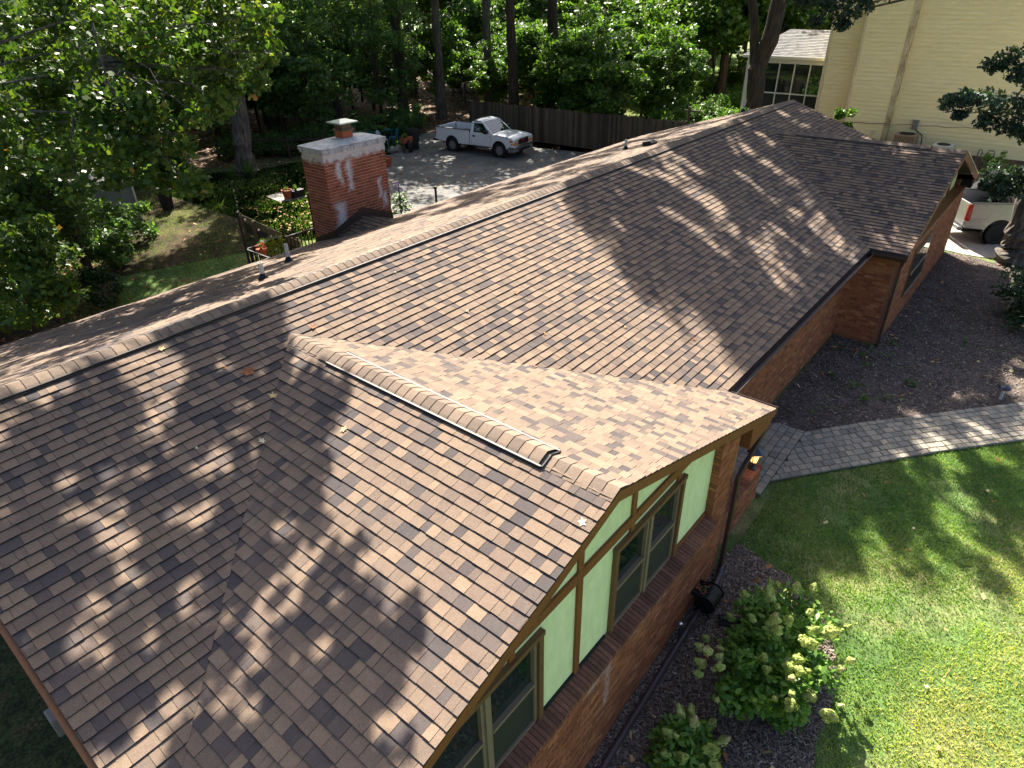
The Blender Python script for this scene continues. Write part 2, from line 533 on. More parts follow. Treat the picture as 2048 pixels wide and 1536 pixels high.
def inside(poly, x, y):
    r = np.zeros(len(x), bool)
    n = len(poly)
    for i in range(n):
        x0, y0 = poly[i]
        x1, y1 = poly[(i + 1) % n]
        if y0 == y1:
            continue
        c = ((y0 > y) != (y1 > y)) & (x < (x1 - x0) * (y - y0) / (y1 - y0) + x0)
        r ^= c
    return r

def scatter(poly, n, holes=()):
    P = np.array(poly)
    lo, hi = P.min(0), P.max(0)
    q = rng.random((n, 2)) * (hi - lo) + lo
    k = inside(poly, q[:, 0], q[:, 1])
    for h in holes:
        k &= ~inside(h, q[:, 0], q[:, 1])
    return q[k]
# ------------------------------------------------------------------ ground and paving (structure)
mulch_bed = [(9.55, 3.6), (18.1, 3.6), (18.1, 2.6), (27.0, 2.6), (27.0, 1.7), (26.2, -.6), (27.8, -2.2), (24, -6), (19.6, -2.95), (13.02, 2.66), (12.95, 3.15), (10.6, 3.6)]
near_bed = [(-1.2, 2.6), (8.45, 2.6), (9.22, 2.49), (9.15, 2.31), (9.06, 1.87), (9.0, 1.49), (8.79, 1.13), (8.3, .6), (7.64, .27), (7.0, .2), (6.65, .22), (6.0, .05), (4.5, -.1), (1, -.2), (-1.2, .2)]
walk = [(13.02, 2.66), (19.6, -2.95), (18.79, -3.91), (11.5, 2.30), (11.0, 2.66), (10.49, 2.66), (10.49, 2.95), (8.47, 2.95), (8.47, 3.66), (12.8, 3.66), (13.02, 3.2)]
back_drive = [(13.6, 15.6), (34.5, 15.6), (33.2, 21.0), (32.6, 24.5), (32.3, 27.5), (33.6, 33.6), (31.6, 34.0), (27.6, 31.2), (25.9, 31.1), (24.0, 29.7), (20.6, 30.0), (19.4, 27.0), (18.0, 22.5)]
right_drive = [(27.1, 1.85), (27.5, 4.6), (40.3, 3.0), (44, -20), (30, -20), (27.9, -1.6), (27.3, .2)]
house_plan = [(-.3, 2.6), (9.5, 2.6), (9.5, 3.6), (18, 3.6), (18, 2.5), (27.3, 2.5), (27.3, 15.2), (-.3, 15.2)]

bm = bmesh.new()
xs = [-40, -25, -10, -4.5, 1, 2.75, 4.5, 6.5, 8.45, 11, 14, 20, 28, 36, 50, 70, 100, 140, 200]
ys = [-60, -30, -15, -8, -4, 0, 4, 8, 12, 16, 22, 30, 40, 55, 75, 100, 140, 200]
vv = [[bm.verts.new((x, y, g(x))) for y in ys] for x in xs]
for i in range(len(xs) - 1):
    for j in range(len(ys) - 1):
        bm.faces.new((vv[i][j], vv[i + 1][j], vv[i + 1][j + 1], vv[i][j + 1]))
me = bpy.data.meshes.new('ground')
bm.to_mesh(me)
bm.free()
me.materials.append(M['lawn_base'])
link('ground', me, None, kind='structure')
sheet('mulch_bed', mulch_bed, .012, M['mulch_base'])
sheet('mulch_bed', near_bed, .012, M['mulch_base'])
sheet('back_driveway', back_drive, .020, M['asphalt'])
sheet('concrete_driveway', right_drive, .024, M['concrete'])
sheet('woodland_floor', [(20, 34.2), (33.9, 33.9), (33.95, 12), (40.5, 12), (41.6, 30), (48, 36), (90, 60), (120, 190), (-20, 190), (-30, 45), (6, 42), (16, 37)], .016, M['soil'])
sheet('dirt_bed', [(34.8, 12), (34.4, 2.4), (42.4, 1.6), (42.4, 12)], .008, M['soil'])
sheet('bare_ground', [(-4, 17.5), (5.6, 20.0), (7.4, 23.6), (8.6, 27.5), (4, 31), (-6, 30)], .008, M['soil'])
sheet('bare_ground', [(13.4, 22.3), (17.6, 22.6), (18.6, 26), (18.0, 28.4), (14.2, 27.0)], .010, M['soil'])

sheet('side_shade_sheet', [(-9, 2.6), (.2, 2.6), (.2, 15.5), (-5, 16.5), (-9, 12)], .010, M['side_shade'])  # dark sheet over the side grass, painting in its shade
pv = sheet('path', walk, .025, M['joint'])
# pavers: bedded in running courses along the diagonal walk, a plain course at each edge, a straight-laid landing by the porch
def clip(poly, reg):
    out = list(poly)
    n = len(reg)
    for i in range(n):
        ax, ay = reg[i]
        bx, by = reg[(i + 1) % n]
        inp, out = out, []
        if not inp:
            return []
        def sd(p): return (bx - ax) * (p[1] - ay) - (by - ay) * (p[0] - ax)
        for j in range(len(inp)):
            p, q = inp[j], inp[(j + 1) % len(inp)]
            sp, sq = sd(p), sd(q)
            if sp >= -1e-9:
                out.append(p)
            if (sp > 1e-9 and sq < -1e-9) or (sp < -1e-9 and sq > 1e-9):
                t = sp / (sp - sq)
                out.append((p[0] + t * (q[0] - p[0]), p[1] + t * (q[1] - p[1])))
    return out

def ccw(reg):
    a = sum(reg[i][0] * reg[(i + 1) % len(reg)][1] - reg[(i + 1) % len(reg)][0] * reg[i][1] for i in range(len(reg)))
    return reg if a > 0 else reg[::-1]

PAVERS = []
d = Vector((6.58, -5.61)).normalized()
nrm = Vector((d.y, -d.x))            # towards the lawn
base = Vector((13.02, 2.66))
half = [(5, -12), (30, -12), (30, 2.655), (5, 2.655)]
def paver(pts, reg):
    p = clip(ccw(pts), reg)
    ar = sum(p[i][0] * p[(i + 1) % len(p)][1] - p[(i + 1) % len(p)][0] * p[i][1] for i in range(len(p))) / 2 if len(p) > 2 else 0
    if ar > .004:
        PAVERS.append(p)
for r, (off, hgt) in enumerate([(.0, .13)] + [(.13 + i * .165, .165) for i in range(6)] + [(1.12, .13)]):
    edge = r in (0, 7)
    a = -2.9 - random.random() * .2
    while a < 7.7:
        l = .22 if edge else random.choice((.165, .165, .25, .25, .2))
        e = .006
        A, B = base + d * (a + e) + nrm * (off + e), base + d * (a + l - e) + nrm * (off + e)
        A2, B2 = base + d * (a + e) + nrm * (off + hgt - e), base + d * (a + l - e) + nrm * (off + hgt - e)
        paver([tuple(A), tuple(B), tuple(B2), tuple(A2)], half)
        a += l
land = ccw([(10.5, 2.665), (13.0, 2.665), (13.0, 3.2), (12.8, 3.64), (8.5, 3.64), (8.5, 2.95), (10.5, 2.95)])
y = 2.665
while y < 3.6:
    x = 8.5 - random.random() * .1
    while x < 13:
        l = random.choice((.165, .25, .2))
        x0 = x
        x += l
        if y < 2.93 and x0 < 10.49:
            continue
        paver([(x0 + .006, y + .006), (x0 + l - .006, y + .006), (x0 + l - .006, y + .159), (x0 + .006, y + .159)], [(8.5, 2.665), (13.0, 2.665), (13.0, 3.2), (12.8, 3.64), (8.5, 3.64)])
    y += .165
PAVERS.sort(key=lambda p: -screen_area([(x, y, .05) for x, y in p]))
rest = MB()
for i, p in enumerate(PAVERS):
    cx, cy_ = sum(q[0] for q in p) / len(p), sum(q[1] for q in p) / len(p)
    n = len(p)
    h = .045 + random.uniform(-.005, .004)
    tx, ty = random.gauss(0, .014), random.gauss(0, .014)
    def Z(x, y, k): return g(x) + .022 + k + (x - cx) * tx + (y - cy_) * ty
    V = [(x, y, Z(x, y, 0)) for x, y in p] + [(x, y, Z(x, y, h - .009)) for x, y in p]
    for x, y in p:
        dx, dy = cx - x, cy_ - y
        L = math.hypot(dx, dy) + 1e-6
        V.append((x + dx / L * .013, y + dy / L * .013, Z(x, y, h)))
    F = [tuple(range(2 * n, 3 * n))]
    for k in range(n):
        m = (k + 1) % n
        F += [(k, m, n + m, n + k), (n + k, n + m, 2 * n + m, 2 * n + k)]
    t = random.choice((.1, .3, .45, .55, .7, .95)) + random.uniform(-.08, .05)
    if i < 300:
        q = MB(); q.add(V, F, t); q.build('paver', M['paver'], pv)
    else:
        rest.add(V, F, t)
if rest.f:
    rest.build('paver_field', M['paver'], pv, kind='stuff')

# ------------------------------------------------------------------ brick house
YR, ZR, PF, PB, PW = 8.892, 4.5, .3457, .309, .3306
YE, ZE, YB = 3.273, 2.558, 15.17
X0, X1 = .074, 27.30
W1, W1Y, W1Z, W1E = 4.501, 2.43, 4.191, 9.435
W2, W2Y, W2Z, W2N, W2F = 22.875, 2.40, 4.188, 18.0, 27.75
house = thing('brick_house', 'long brick ranch house under a brown shingle roof with half-timbered gable', 'house', (13.5, 8.9, 0))

def zfront(y): return ZE + PF * (y - YE)
def zback(y): return ZR - PB * (y - YR)

ALL_TABS = []           # (area on screen, verts, faces, tone)
def shingle_plane(O, A, Sv, reg, expo=.1405, tabs=(.09, .11, .13, .15, .17, .2, .24), cut=True):
    O, A, Sv = Vector(O), Vector(A), Vector(Sv).normalized()
    Nn = A.cross(Sv).normalized()
    reg = ccw(reg)
    a0 = min(p[0] for p in reg); a1 = max(p[0] for p in reg)
    s1 = max(p[1] for p in reg); s0r = min(p[1] for p in reg)
    k = int(math.floor(s0r / expo))
    while k * expo < s1:
        s0 = k * expo
        a = a0 - random.random() * .3
        up = random.random() < .5
        while a < a1:
            l = random.choice(tabs)
            up = not up if random.random() < .8 else up
            jit = random.uniform(-.003, .003) + .004 * math.sin(a * 1.3 + k * 2.1)
            p = clip([(a + .002, s0 + jit), (a + l - .002, s0 + jit), (a + l - .002, s0 + expo + .006), (a + .002, s0 + expo + .006)], reg)
            a += l
            if len(p) < 3:
                continue
            ar = abs(sum(p[i][0] * p[(i + 1) % len(p)][1] - p[(i + 1) % len(p)][0] * p[i][1] for i in range(len(p))))
            if ar < 2e-4:
                continue
            hb = (.023 if up else .0185) + random.uniform(-.001, .0015)
            tone = random.choice((.30, .45, .62, .66, .74, .82, .9, .98)) if up else random.choice((.05, .18, .34, .52, .6, .68, .76, .88))
            tone = min(1, max(0, .12 + .8 * tone + random.uniform(-.06, .06)))
            V, F = [], []
            for q in p:
                t = min(1, max(0, (q[1] - s0) / expo))
                V.append(O + A * q[0] + Sv * q[1] + Nn * (hb * (1 - t) + .0035 * t))
            n = len(p)
            for q in p:
                V.append(O + A * q[0] + Sv * q[1] - Nn * .002)
            F.append(tuple(range(n)))
            for i in range(n):
                F.append((i, n + i, n + (i + 1) % n, (i + 1) % n))
            ALL_TABS.append((screen_area(V[:n]), V, F, tone))
        k += 1

nf = math.sqrt(1 + PF * PF); nb = math.sqrt(1 + PB * PB); nw = math.sqrt(1 + PW * PW)
Lf = (YR - YE) * nf; Lb = (YB - YR) * nb
def s_of_z(z): return (z - ZE) / PF * nf
sv1, sv2 = s_of_z(W1Z), s_of_z(W2Z)
def vz(x, xc, zc): return zc - PW * abs(x - xc)
# main front slope, four pieces round the two wings
Of = (0, YE, ZE)
shingle_plane(Of, (1, 0, 0), (0, 1, PF), [(X0, max(0, s_of_z(vz(X0, W1, W1Z)))), (W1, sv1), (W1, Lf), (X0, Lf)])
xa = W1 + (W1Z - ZE) / PW; xb = W2 - (W2Z - ZE) / PW; xc = W2 + (W2Z - ZE) / PW
shingle_plane(Of, (1, 0, 0), (0, 1, PF), [(W1, sv1), (xa, 0), (xb, 0), (W2, sv2), (W2, Lf), (W1, Lf)])
shingle_plane(Of, (1, 0, 0), (0, 1, PF), [(W2, sv2), (X1, max(0, s_of_z(vz(X1, W2, W2Z)))), (X1, Lf), (W2, Lf)])
# main back slope
shingle_plane((0, YB, zback(YB)), (-1, 0, 0), (0, -1, PB), [(-X1, -.03), (-X0, -.03), (-X0, Lb), (-X1, Lb)], tabs=(.25, .3, .35, .45))
# wing slopes
def yv(z): return YE + (z - ZE) / PF
def wing(xr, zr, yg, xn, xf):
    zn, zf = zr - PW * (xr - xn), zr - PW * (xf - xr)
    Ln, Lfar = (xr - xn) * nw, (xf - xr) * nw
    shingle_plane((xn, 0, zn), (0, -1, 0), (1, 0, PW), [(-yv(zn), 0), (-yg, 0), (-yg, Ln), (-yv(zr), Ln)])
    shingle_plane((xf, 0, zf), (0, 1, 0), (-1, 0, PW), [(yg, -.0), (yv(zf), 0), (yv(zr), Lfar), (yg, Lfar)])
wing(W1, W1Z, W1Y, -.43, W1E)
wing(W2, W2Z, W2Y, W2N, W2F)
# chimney cricket
CX0, CX1, CY0, CY1, CZ = 10.06, 12.07, 14.5, 15.42, 5.02
zc0 = zback(CY0); cpx, cpz = 11.05, 3.13
cy = YR + (ZR - cpz) / PB
for sgn, xe in ((-1, CX0 - .05), (1, CX1 + .05)):
    run = abs(xe - cpx)
    rise = cpz - zc0
    Lc = math.hypot(run, rise)
    if sgn < 0:
        shingle_plane((xe, 0, zc0 + .012), (0, -1, 0), (run, 0, rise), [(-CY0, 0), (-CY0 + .02, 0), (-cy, Lc), (-CY0, Lc)])
    else:
        shingle_plane((xe, 0, zc0 + .012), (0, 1, 0), (-run, 0, rise), [(CY0 - .02, 0), (CY0, 0), (CY0, Lc), (cy, Lc)])

# decks: solid slabs under the shingles
dk = MB()
T = (0, 0, -.09)
def slab(pts): dk.prism([(x, y, z - .004) for x, y, z in pts], T)
slab([(X0 + .01, YE + .01, ZE), (X1 - .01, YE + .01, ZE), (X1 - .01, YR, ZR), (X0 + .01, YR, ZR)])
slab([(X1 - .01, YB - .01, zback(YB)), (X0 + .01, YB - .01, zback(YB)), (X0 + .01, YR + .002, ZR), (X1 - .01, YR + .002, ZR)])
for xr, zr, yg, xn, xf in ((W1, W1Z, W1Y, -.43, W1E), (W2, W2Z, W2Y, W2N, W2F)):
    for xe in (xn, xf):
        ze = zr - PW * abs(xr - xe)
        dk.prism([(xe, yg + .012, ze - .006), (xe, yv(ze), ze - .006), (xr, yv(zr), zr - .006), (xr, yg + .012, zr - .006)], T)
dk.prism([(CX0 - .05, CY0, zc0), (cpx, cy, cpz), (cpx, CY0, cpz)], (0, 0, -.02))
dk.prism([(CX1 + .05, CY0, zc0), (cpx, cy, cpz), (cpx, CY0, cpz)], (0, 0, -.02))
roof = dk.build('roof', M['deck'], house)

ALL_TABS.sort(key=lambda t: -t[0])
field = MB()
for i, (ar, V, F, tone) in enumerate(ALL_TABS):
    if i < 300:
        q = MB()
        q.add(V, F[:1], tone)
        q.add(V, F[1:], tone, 1)
        q.build('shingle', [M['shingle'], M['shingle_edge']], roof)
    else:
        field.add(V, F[:1], tone)
        field.add(V, F[1:], tone, 1)
field.build('shingle_field', [M['shingle'], M['shingle_edge']], roof, kind='stuff')
ALL_TABS = None

# ridge caps and ridge vents
def ridge(a, b, side, p1, p2, lift, step, vents, wcap=.155):
    """caps from a to b (world points), side = horizontal unit vector across, p1/p2 pitch on -side/+side"""
    a, b, side = Vector(a), Vector(b), Vector(side)
    dr = (b - a).normalized()
    L = (b - a).length
    n = int(L / step)
    tones = []
    for i in range(n + 1):
        c = a + dr * (i * step)
        ln = min(step + .05, L - i * step)
        if ln < .05:
            continue
        q = MB()
        V = []
        m = 9
        inv = 0.0
        for v0, v1 in vents:
            if v0 - .05 <= i * step <= v1:
                inv = lift
        for e, (s, hh) in enumerate(((0, .018), (ln, .006))):
            for k in range(m):
                u = -1 + 2 * k / (m - 1)
                pz = p1 if u < 0 else p2
                z = -abs(u) * wcap * pz + .014 * (1 - u * u) + hh + inv * (1 if abs(u) < .9 else .8)
                V.append(c + dr * s + side * (u * wcap) + Vector((0, 0, z)))
        V += [v - Vector((0, 0, .007)) for v in V]
        F = []
        for k in range(m - 1):
            F.append((k, k + 1, m + k + 1, m + k))
            F.append((2 * m + k, 2 * m + k + 1, k + 1, k))
        F += [(0, m, 3 * m, 2 * m), (m - 1, 2 * m + m - 1, 3 * m + m - 1, 2 * m - 1)]
        q.add(V, [f[::-1] for f in F] if dr.cross(side).z > 0 else F, random.uniform(.1, .9))
        q.build('ridge_cap', M['cap'], roof)
    for v0, v1 in vents:
        for s, pz in ((-1, p1), (1, p2)):
            q = MB()
            e = wcap + .006
            A = a + dr * v0 + side * (s * e) + Vector((0, 0, -e * pz + .004 + lift * .5))
            Bv = a + dr * v1 + side * (s * e) + Vector((0, 0, -e * pz + .004 + lift * .5))
            q.bar(A, Bv, .024, lift + .026)
            q.build('ridge_vent', M['vent_edge'], roof)
        q = MB()
        for vv_ in (v0 - .012, v1 + .012):
            for s, pz in ((-1, p1), (1, p2)):
                A = a + dr * vv_ + Vector((0, 0, .012 + lift * .5))
                Bv = a + dr * vv_ + side * (s * wcap) + Vector((0, 0, -wcap * pz + .006 + lift * .5))
                q.bar(A, Bv, .016, lift + .012)
        q.build('vent_end', M['vent_edge'], roof)
ridge((X0, YR, ZR), (X1, YR, ZR), (0, 1, 0), PF, PB, .028, .15, [(.3, 26.75)])
ridge((W1, W1Y, W1Z), (W1, yv(W1Z) - .0, W1Z), (1, 0, 0), PW, PW, .030, .150, [(.86, 4.5)], .165)
ridge((W2, W2Y, W2Z), (W2, yv(W2Z), W2Z), (1, 0, 0), PW, PW, .024, .15, [(.9, 4.7)])

# rake boards, fascias, soffits
tr = MB()
def rake(x0, z0, x1, z1, y, h=.17, t=.035):
    tr.prism([(x0, y, z0 - .012), (x1, y, z1 - .012), (x1, y, z1 - h), (x0, y, z0 - h)], (0, t, 0))
for xr, zr, yg, xn, xf in ((W1, W1Z, W1Y, -.43, W1E),):
    q = MB(); q.prism([(xr, yg, zr - .012), (xr, yg, zr - .15), (xn, yg, zr - PW * (xr - xn) - .15), (xn, yg, zr - PW * (xr - xn) - .012)], (0, .035, 0)); q.build('rake_board', M['brown_wood'], house)
    q = MB(); q.prism([(xr, yg, zr - .012), (xf, yg, zr - PW * (xf - xr) - .012), (xf, yg, zr - PW * (xf - xr) - .15), (xr, yg, zr - .15)], (0, .035, 0)); q.build('rake_board', M['brown_wood'], house)
q = MB(); q.prism([(W2, W2Y, W2Z - .012), (W2, W2Y, W2Z - .17), (W2N, W2Y, W2Z - PW * (W2 - W2N) - .17), (W2N, W2Y, W2Z - PW * (W2 - W2N) - .012)], (0, .035, 0)); q.build('rake_board', M['brown_wood'], house)
q = MB(); q.prism([(W2, W2Y, W2Z + .01), (W2F, W2Y, W2Z - PW * (W2F - W2) + .01), (W2F, W2Y, W2Z - PW * (W2F - W2) - .2), (W2, W2Y, W2Z - .2)], (0, .035, 0)); q.build('rake_board', M['brown_wood'], house)
q = MB(); q.bar((W2, W2Y - .006, W2Z + .02), (W2F, W2Y - .006, W2Z - PW * (W2F - W2) + .02), .03, .03); q.build('drip_edge', M['cream_trim'], house)
for yy0, zz0, yy1, zz1 in ((YE, ZE, YR, ZR), (YB, zback(YB), YR, ZR)):
    q = MB(); q.prism([(X0 - .055, yy0, zz0 - .03), (X0 - .055, yy1, zz1 - .03), (X0 - .055, yy1, zz1 - .07), (X0 - .055, yy0, zz0 - .07)], (.055, 0, 0)); q.build('rake_trim', M['orange_wood'], house)
    for xx in (X0, X1 - .035):
        q = MB(); q.prism([(xx, yy0, zz0 - .02), (xx, yy1, zz1 - .02), (xx, yy1, zz1 - .2), (xx, yy0, zz0 - .2)], (.035, 0, 0)); q.build('rake_board', M['brown_wood'], house)
# boxed eave return at the porch corner of the near gable
q = MB(); q.prism([(8.58, W1Y + .04, 2.80), (9.42, W1Y + .04, 2.44), (9.42, W1Y + .04, 2.24), (8.58, W1Y + .04, 2.24)], (0, 1.2, 0)); q.build('boxed_eave', M['brown_wood'], house)
q = MB(); q.box(W2N + .03, W2N + .26, W2Y + .04, YE + .5, 2.28, 2.44); q.build('boxed_eave', M['brown_wood'], house)
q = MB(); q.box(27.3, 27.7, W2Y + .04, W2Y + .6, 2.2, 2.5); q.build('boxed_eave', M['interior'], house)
q = MB(); q.box(9.5, 18.0, YE + .02, 3.66, 2.33, 2.41); q.build('soffit', M['brown_wood'], house)

# gutters
def gutter(a, b, out):
    a, b, out = Vector(a), Vector(b), Vector(out)
    pr = [(0, 0), (0, -.11), (.07, -.115), (.105, -.06), (.12, -.005), (.128, -.005), (.112, -.066), (.074, -.123), (-.008, -.118), (-.008, 0)]
    q = MB()
    q.prism([a + out * u + Vector((0, 0, v)) for u, v in pr], b - a)
    return q
gutter((9.53, YE - .008, 2.535), (18.0, YE - .008, 2.535), (0, -1, 0)).build('gutter', M['brown_metal'], house)
gutter((W1E + .008, W1Y + .01, 2.535), (W1E + .008, YE - .01, 2.535), (1, 0, 0)).build('gutter', M['brown_metal'], house)
gutter((W2N - .008, W2Y, 2.55), (W2N - .008, YE - .02, 2.55), (-1, 0, 0)).build('gutter', M['brown_metal'], house)
gutter((-.438, W1Y, 2.535), (-.438, YE + .4, 2.535), (-1, 0, 0)).build('gutter', M['brown_metal'], house)
gutter((X0, YB + .008, zback(YB) - .02), (X1, YB + .008, zback(YB) - .02), (0, 1, 0)).build('gutter', M['brown_metal'], house)
q = MB(); q.poly([(W1E + .01, W1Y + .005, 2.535), (W1E + .13, W1Y + .005, 2.53), (W1E + .085, W1Y + .005, 2.42), (W1E + .01, W1Y + .005, 2.425)]); q.build('gutter_end', M['brown_metal'], house)
# downspouts
q = MB()
for a, b in (((9.49, 2.50, 2.43), (9.40, 2.50, 2.22)), ((9.40, 2.50, 2.24), (8.42, 2.50, 1.80)), ((8.42, 2.50, 1.84), (8.42, 2.50, -.22))):
    q.bar(a, b, .085, .065, up=(0, 1, 0))
q.build('downspout', M['brown_metal'], house, bevel=.012)
q = MB()
for a, b in (((18.02, 2.47, 2.44), (18.08, 2.50, 2.25)), ((18.08, 2.50, 2.28), (18.08, 2.50, .02))):
    q.bar(a, b, .08, .06, up=(0, 1, 0))
q.build('downspout', M['brown_metal'], house, bevel=.012)
q = MB()
q.tube([(8.42, 2.49, -.18), (8.36, 2.46, -.25), (8.15, 2.43, -.29), (7.6, 2.42, -.36), (6.2, 2.40, -.58), (4.57, 2.38, -.83), (3.2, 2.36, -.98), (1.6, 2.34, -1.12)], .05, 10)
q.build('drain_pipe', M['purple_pipe'], house, smooth=True)

# ------------------------------------------------------------------ walls
WY, SY = 2.58, 2.70            # brick face, stucco face
wl = MB()
wl.box(-.25, 8.44, WY + .012, WY + .2, -1.6, 1.26)
wl.box(7.76, 8.44, WY + .012, WY + .3, 1.26, 2.78)
gwall = wl.build('wall', M['mortar_red'], house, label='low brick wall under the half-timbered gable')
def bricks(O, A, up, na, nz, mask=None, off=0.0, lx=.203, lz=.0677, nrm=None, jt=.0105):
    """list of (verts, faces, tone) of bricks standing proud of a wall face"""
    O, A = Vector(O), Vector(A)
    U = Vector((0, 0, 1))
    Nn = Vector(nrm) if nrm else A.cross(U)
    out = []
    for r in range(nz):
        for c in range(na + 1):
            a0 = c * lx - (lx / 2 if r % 2 else 0) + off
            a1 = a0 + lx - jt
            a0, a1 = max(a0, 0), min(a1, na * lx - .01)
            if a1 - a0 < .03:
                continue
            z0, z1 = r * lz, r * lz + lz - jt
            if mask and not mask((a0 + a1) / 2, (z0 + z1) / 2):
                continue
            pr = .010 + random.uniform(-.003, .004)
            j = random.uniform(-.0015, .0015)
            P = [O + A * a + U * (z + j) for a, z in ((a0, z0), (a1, z0), (a1, z1), (a0, z1))]
            V = [p + Nn * pr for p in P] + [p - Nn * .004 for p in P]
            out.append((V, [(0, 1, 2, 3), (0, 4, 5, 1), (1, 5, 6, 2), (2, 6, 7, 3), (3, 7, 4, 0)], random.random()))
    return out
def lay(lst, name, m, parent, lim, fieldname):
    lst = sorted(lst, key=lambda t: -screen_area(t[0][:4]))
    f = MB()
    for i, (V, F, t) in enumerate(lst):
        if i < lim:
            q = MB(); q.add(V, F, t); q.build(name, m, parent)
        else:
            f.add(V, F, t)
    if f.f:
        f.build(fieldname, m, parent, kind='stuff')
lay(bricks((-.2, WY + .011, -1.58), (1, 0, 0), 1, 42, 42, lambda a, z: z - 1.58 > g(a - .2) - .1 and z - 1.58 < 1.24) +
    bricks((7.76, WY + .011, 1.27), (1, 0, 0), 1, 3, 22), 'brick', M['brick'], gwall, 300, 'brick_field')
lay(bricks((7.759, SY + .18, 1.27), (0, -1, 0), 1, 1, 22, lx=.30), 'reveal_brick', M['brick'], gwall, 0, 'reveal_bricks')
# sloping rowlock sill
sill = MB(); sill.prism([(-.2, 2.49, 1.26), (-.2, 2.49, 1.322), (-.2, 2.72, 1.372), (-.2, 2.72, 1.26)], (7.95, 0, 0))
sill = sill.build('sill', M['sill_mortar'], house)
x = -.18
sm = []
while x < 7.74:
    q = MB()
    h = random.uniform(-.003, .003)
    q.prism([(x, 2.468, 1.265 + h), (x, 2.468, 1.335 + h), (x, 2.715, 1.388 + h), (x, 2.715, 1.265 + h)], (.0575, 0, 0), random.random())
    q.build('sill_brick', M['sill_brick'], sill)
    x += .0685
# stucco panels between the timbers, clipped to the gable
def gz(xx): return W1Z - PW * abs(xx - W1) - .11
gable = ccw([(.6, 1.385), (7.755, 1.385), (7.755, gz(7.755)), (W1, gz(W1)), (.6, gz(.6))])
VT = [.95, 1.95, 3.07, 4.235, 5.335, 6.53, 7.755]
BZ0, BZ1 = 2.985, 3.125
wins = [(1.80, 3.55), (4.95, 6.70)]
WZ0, WZ1 = 1.385, 2.80
panels = []
for i in range(len(VT) - 1):
    panels.append((VT[i], VT[i + 1], BZ1 - .02, 4.2))
panels += [(.6, 1.80, 1.385, BZ0 + .02), (3.55, 4.235, 1.385, BZ0 + .02), (4.235, 4.95, 1.385, BZ0 + .02), (6.70, 7.755, 1.385, BZ0 + .02)]
panels += [(1.80, 1.95, WZ1, BZ0 + .02), (1.95, 3.07, WZ1, BZ0 + .02), (3.07, 3.55, WZ1, BZ0 + .02), (4.95, 5.335, WZ1, BZ0 + .02), (5.335, 6.53, WZ1, BZ0 + .02), (6.53, 6.70, WZ1, BZ0 + .02)]
for x0, x1, z0, z1 in panels:
    p = clip([(x0, z0), (x1, z0), (x1, z1), (x0, z1)], gable)
    if len(p) >= 3:
        q = MB(); q.prism([(a, SY, b) for a, b in p], (0, .12, 0)); q.build('stucco_panel', M['stucco'], house)
def timber(pts2, t=.032, m='brown_wood'):
    p = clip(pts2, gable) if len(pts2) == 4 else pts2
    if len(p) >= 3:
        q = MB(); q.prism([(a, SY - t, b) for a, b in ccw(p)], (0, t + .01, 0)); return q.build('timber', M[m], house)
timber([(.6, BZ0), (7.755, BZ0), (7.755, BZ1), (.6, BZ1)], .036)
timber([(4.19, 1.39), (4.285, 1.39), (4.285, BZ0 - .002), (4.19, BZ0 - .002)])
timber([(4.19, BZ1 + .002), (4.285, BZ1 + .002), (4.285, 4.2), (4.19, 4.2)])
for c in (1.95, 3.07, 5.335, 6.53):
    timber([(c - .042, WZ1 + .06), (c + .042, WZ1 + .06), (c + .042, BZ0 - .002), (c - .042, BZ0 - .002)])
    timber([(c - .042, BZ1 + .002), (c + .042, BZ1 + .002), (c + .042, 4.2), (c - .042, 4.2)])
timber([(3.62, 1.386), (4.88, 1.386), (4.88, 1.42), (3.62, 1.42)], .03, 'interior')
timber([(6.77, 1.386), (7.755, 1.386), (7.755, 1.45), (6.77, 1.45)], .03)
# paired double-hung windows
for wx0, wx1 in wins:
    t = .055
    q = MB()
    q.box(wx0, wx0 + .075, SY - t, SY + .1, WZ0, WZ1)
    q.box(wx1 - .075, wx1, SY - t, SY + .1, WZ0, WZ1)
    q.box(wx0 - .01, wx1 + .01, SY - t - .012, SY + .1, WZ1 + .002, WZ1 + .07)
    wdw = q.build('window', M['brown_trim'], house)
    q = MB(); q.box(wx0 + .07, wx1 - .07, SY + .08, SY + .12, WZ0, WZ1); q.build('window_back', M['interior'], wdw)
    mid = (wx0 + wx1) / 2
    q = MB(); q.box(mid - .03, mid + .03, SY - .045, SY + .08, WZ0, WZ1); q.build('mullion', M['window_frame'], wdw)
    for u0, u1 in ((wx0 + .077, mid - .032), (mid + .032, wx1 - .077)):
        q = MB()
        fw = .042
        zm = 2.085
        for a0, a1, b0, b1, dd in ((u0, u0 + fw, WZ0, WZ1, 0), (u1 - fw, u1, WZ0, WZ1, 0), (u0 + fw, u1 - fw, WZ1 - fw, WZ1, 0), (u0 + fw, u1 - fw, WZ0, WZ0 + fw, -.004), (u0 + fw, u1 - fw, zm - .03, zm + .012, -.008)):
            q.box(a0, a1, SY - .02 + dd, SY + .05, b0, b1)
        q.build('sash', M['window_frame'], wdw)
        q = MB(); q.box(u0 + fw, u1 - fw, SY + .030, SY + .036, zm + .012, WZ1 - fw); q.build('pane', M['glass'], wdw)
        q = MB(); q.box(u0 + fw, u1 - fw, SY + .004, SY + .008, WZ0 + fw, zm - .03); q.build('screen', M['screen'], wdw)

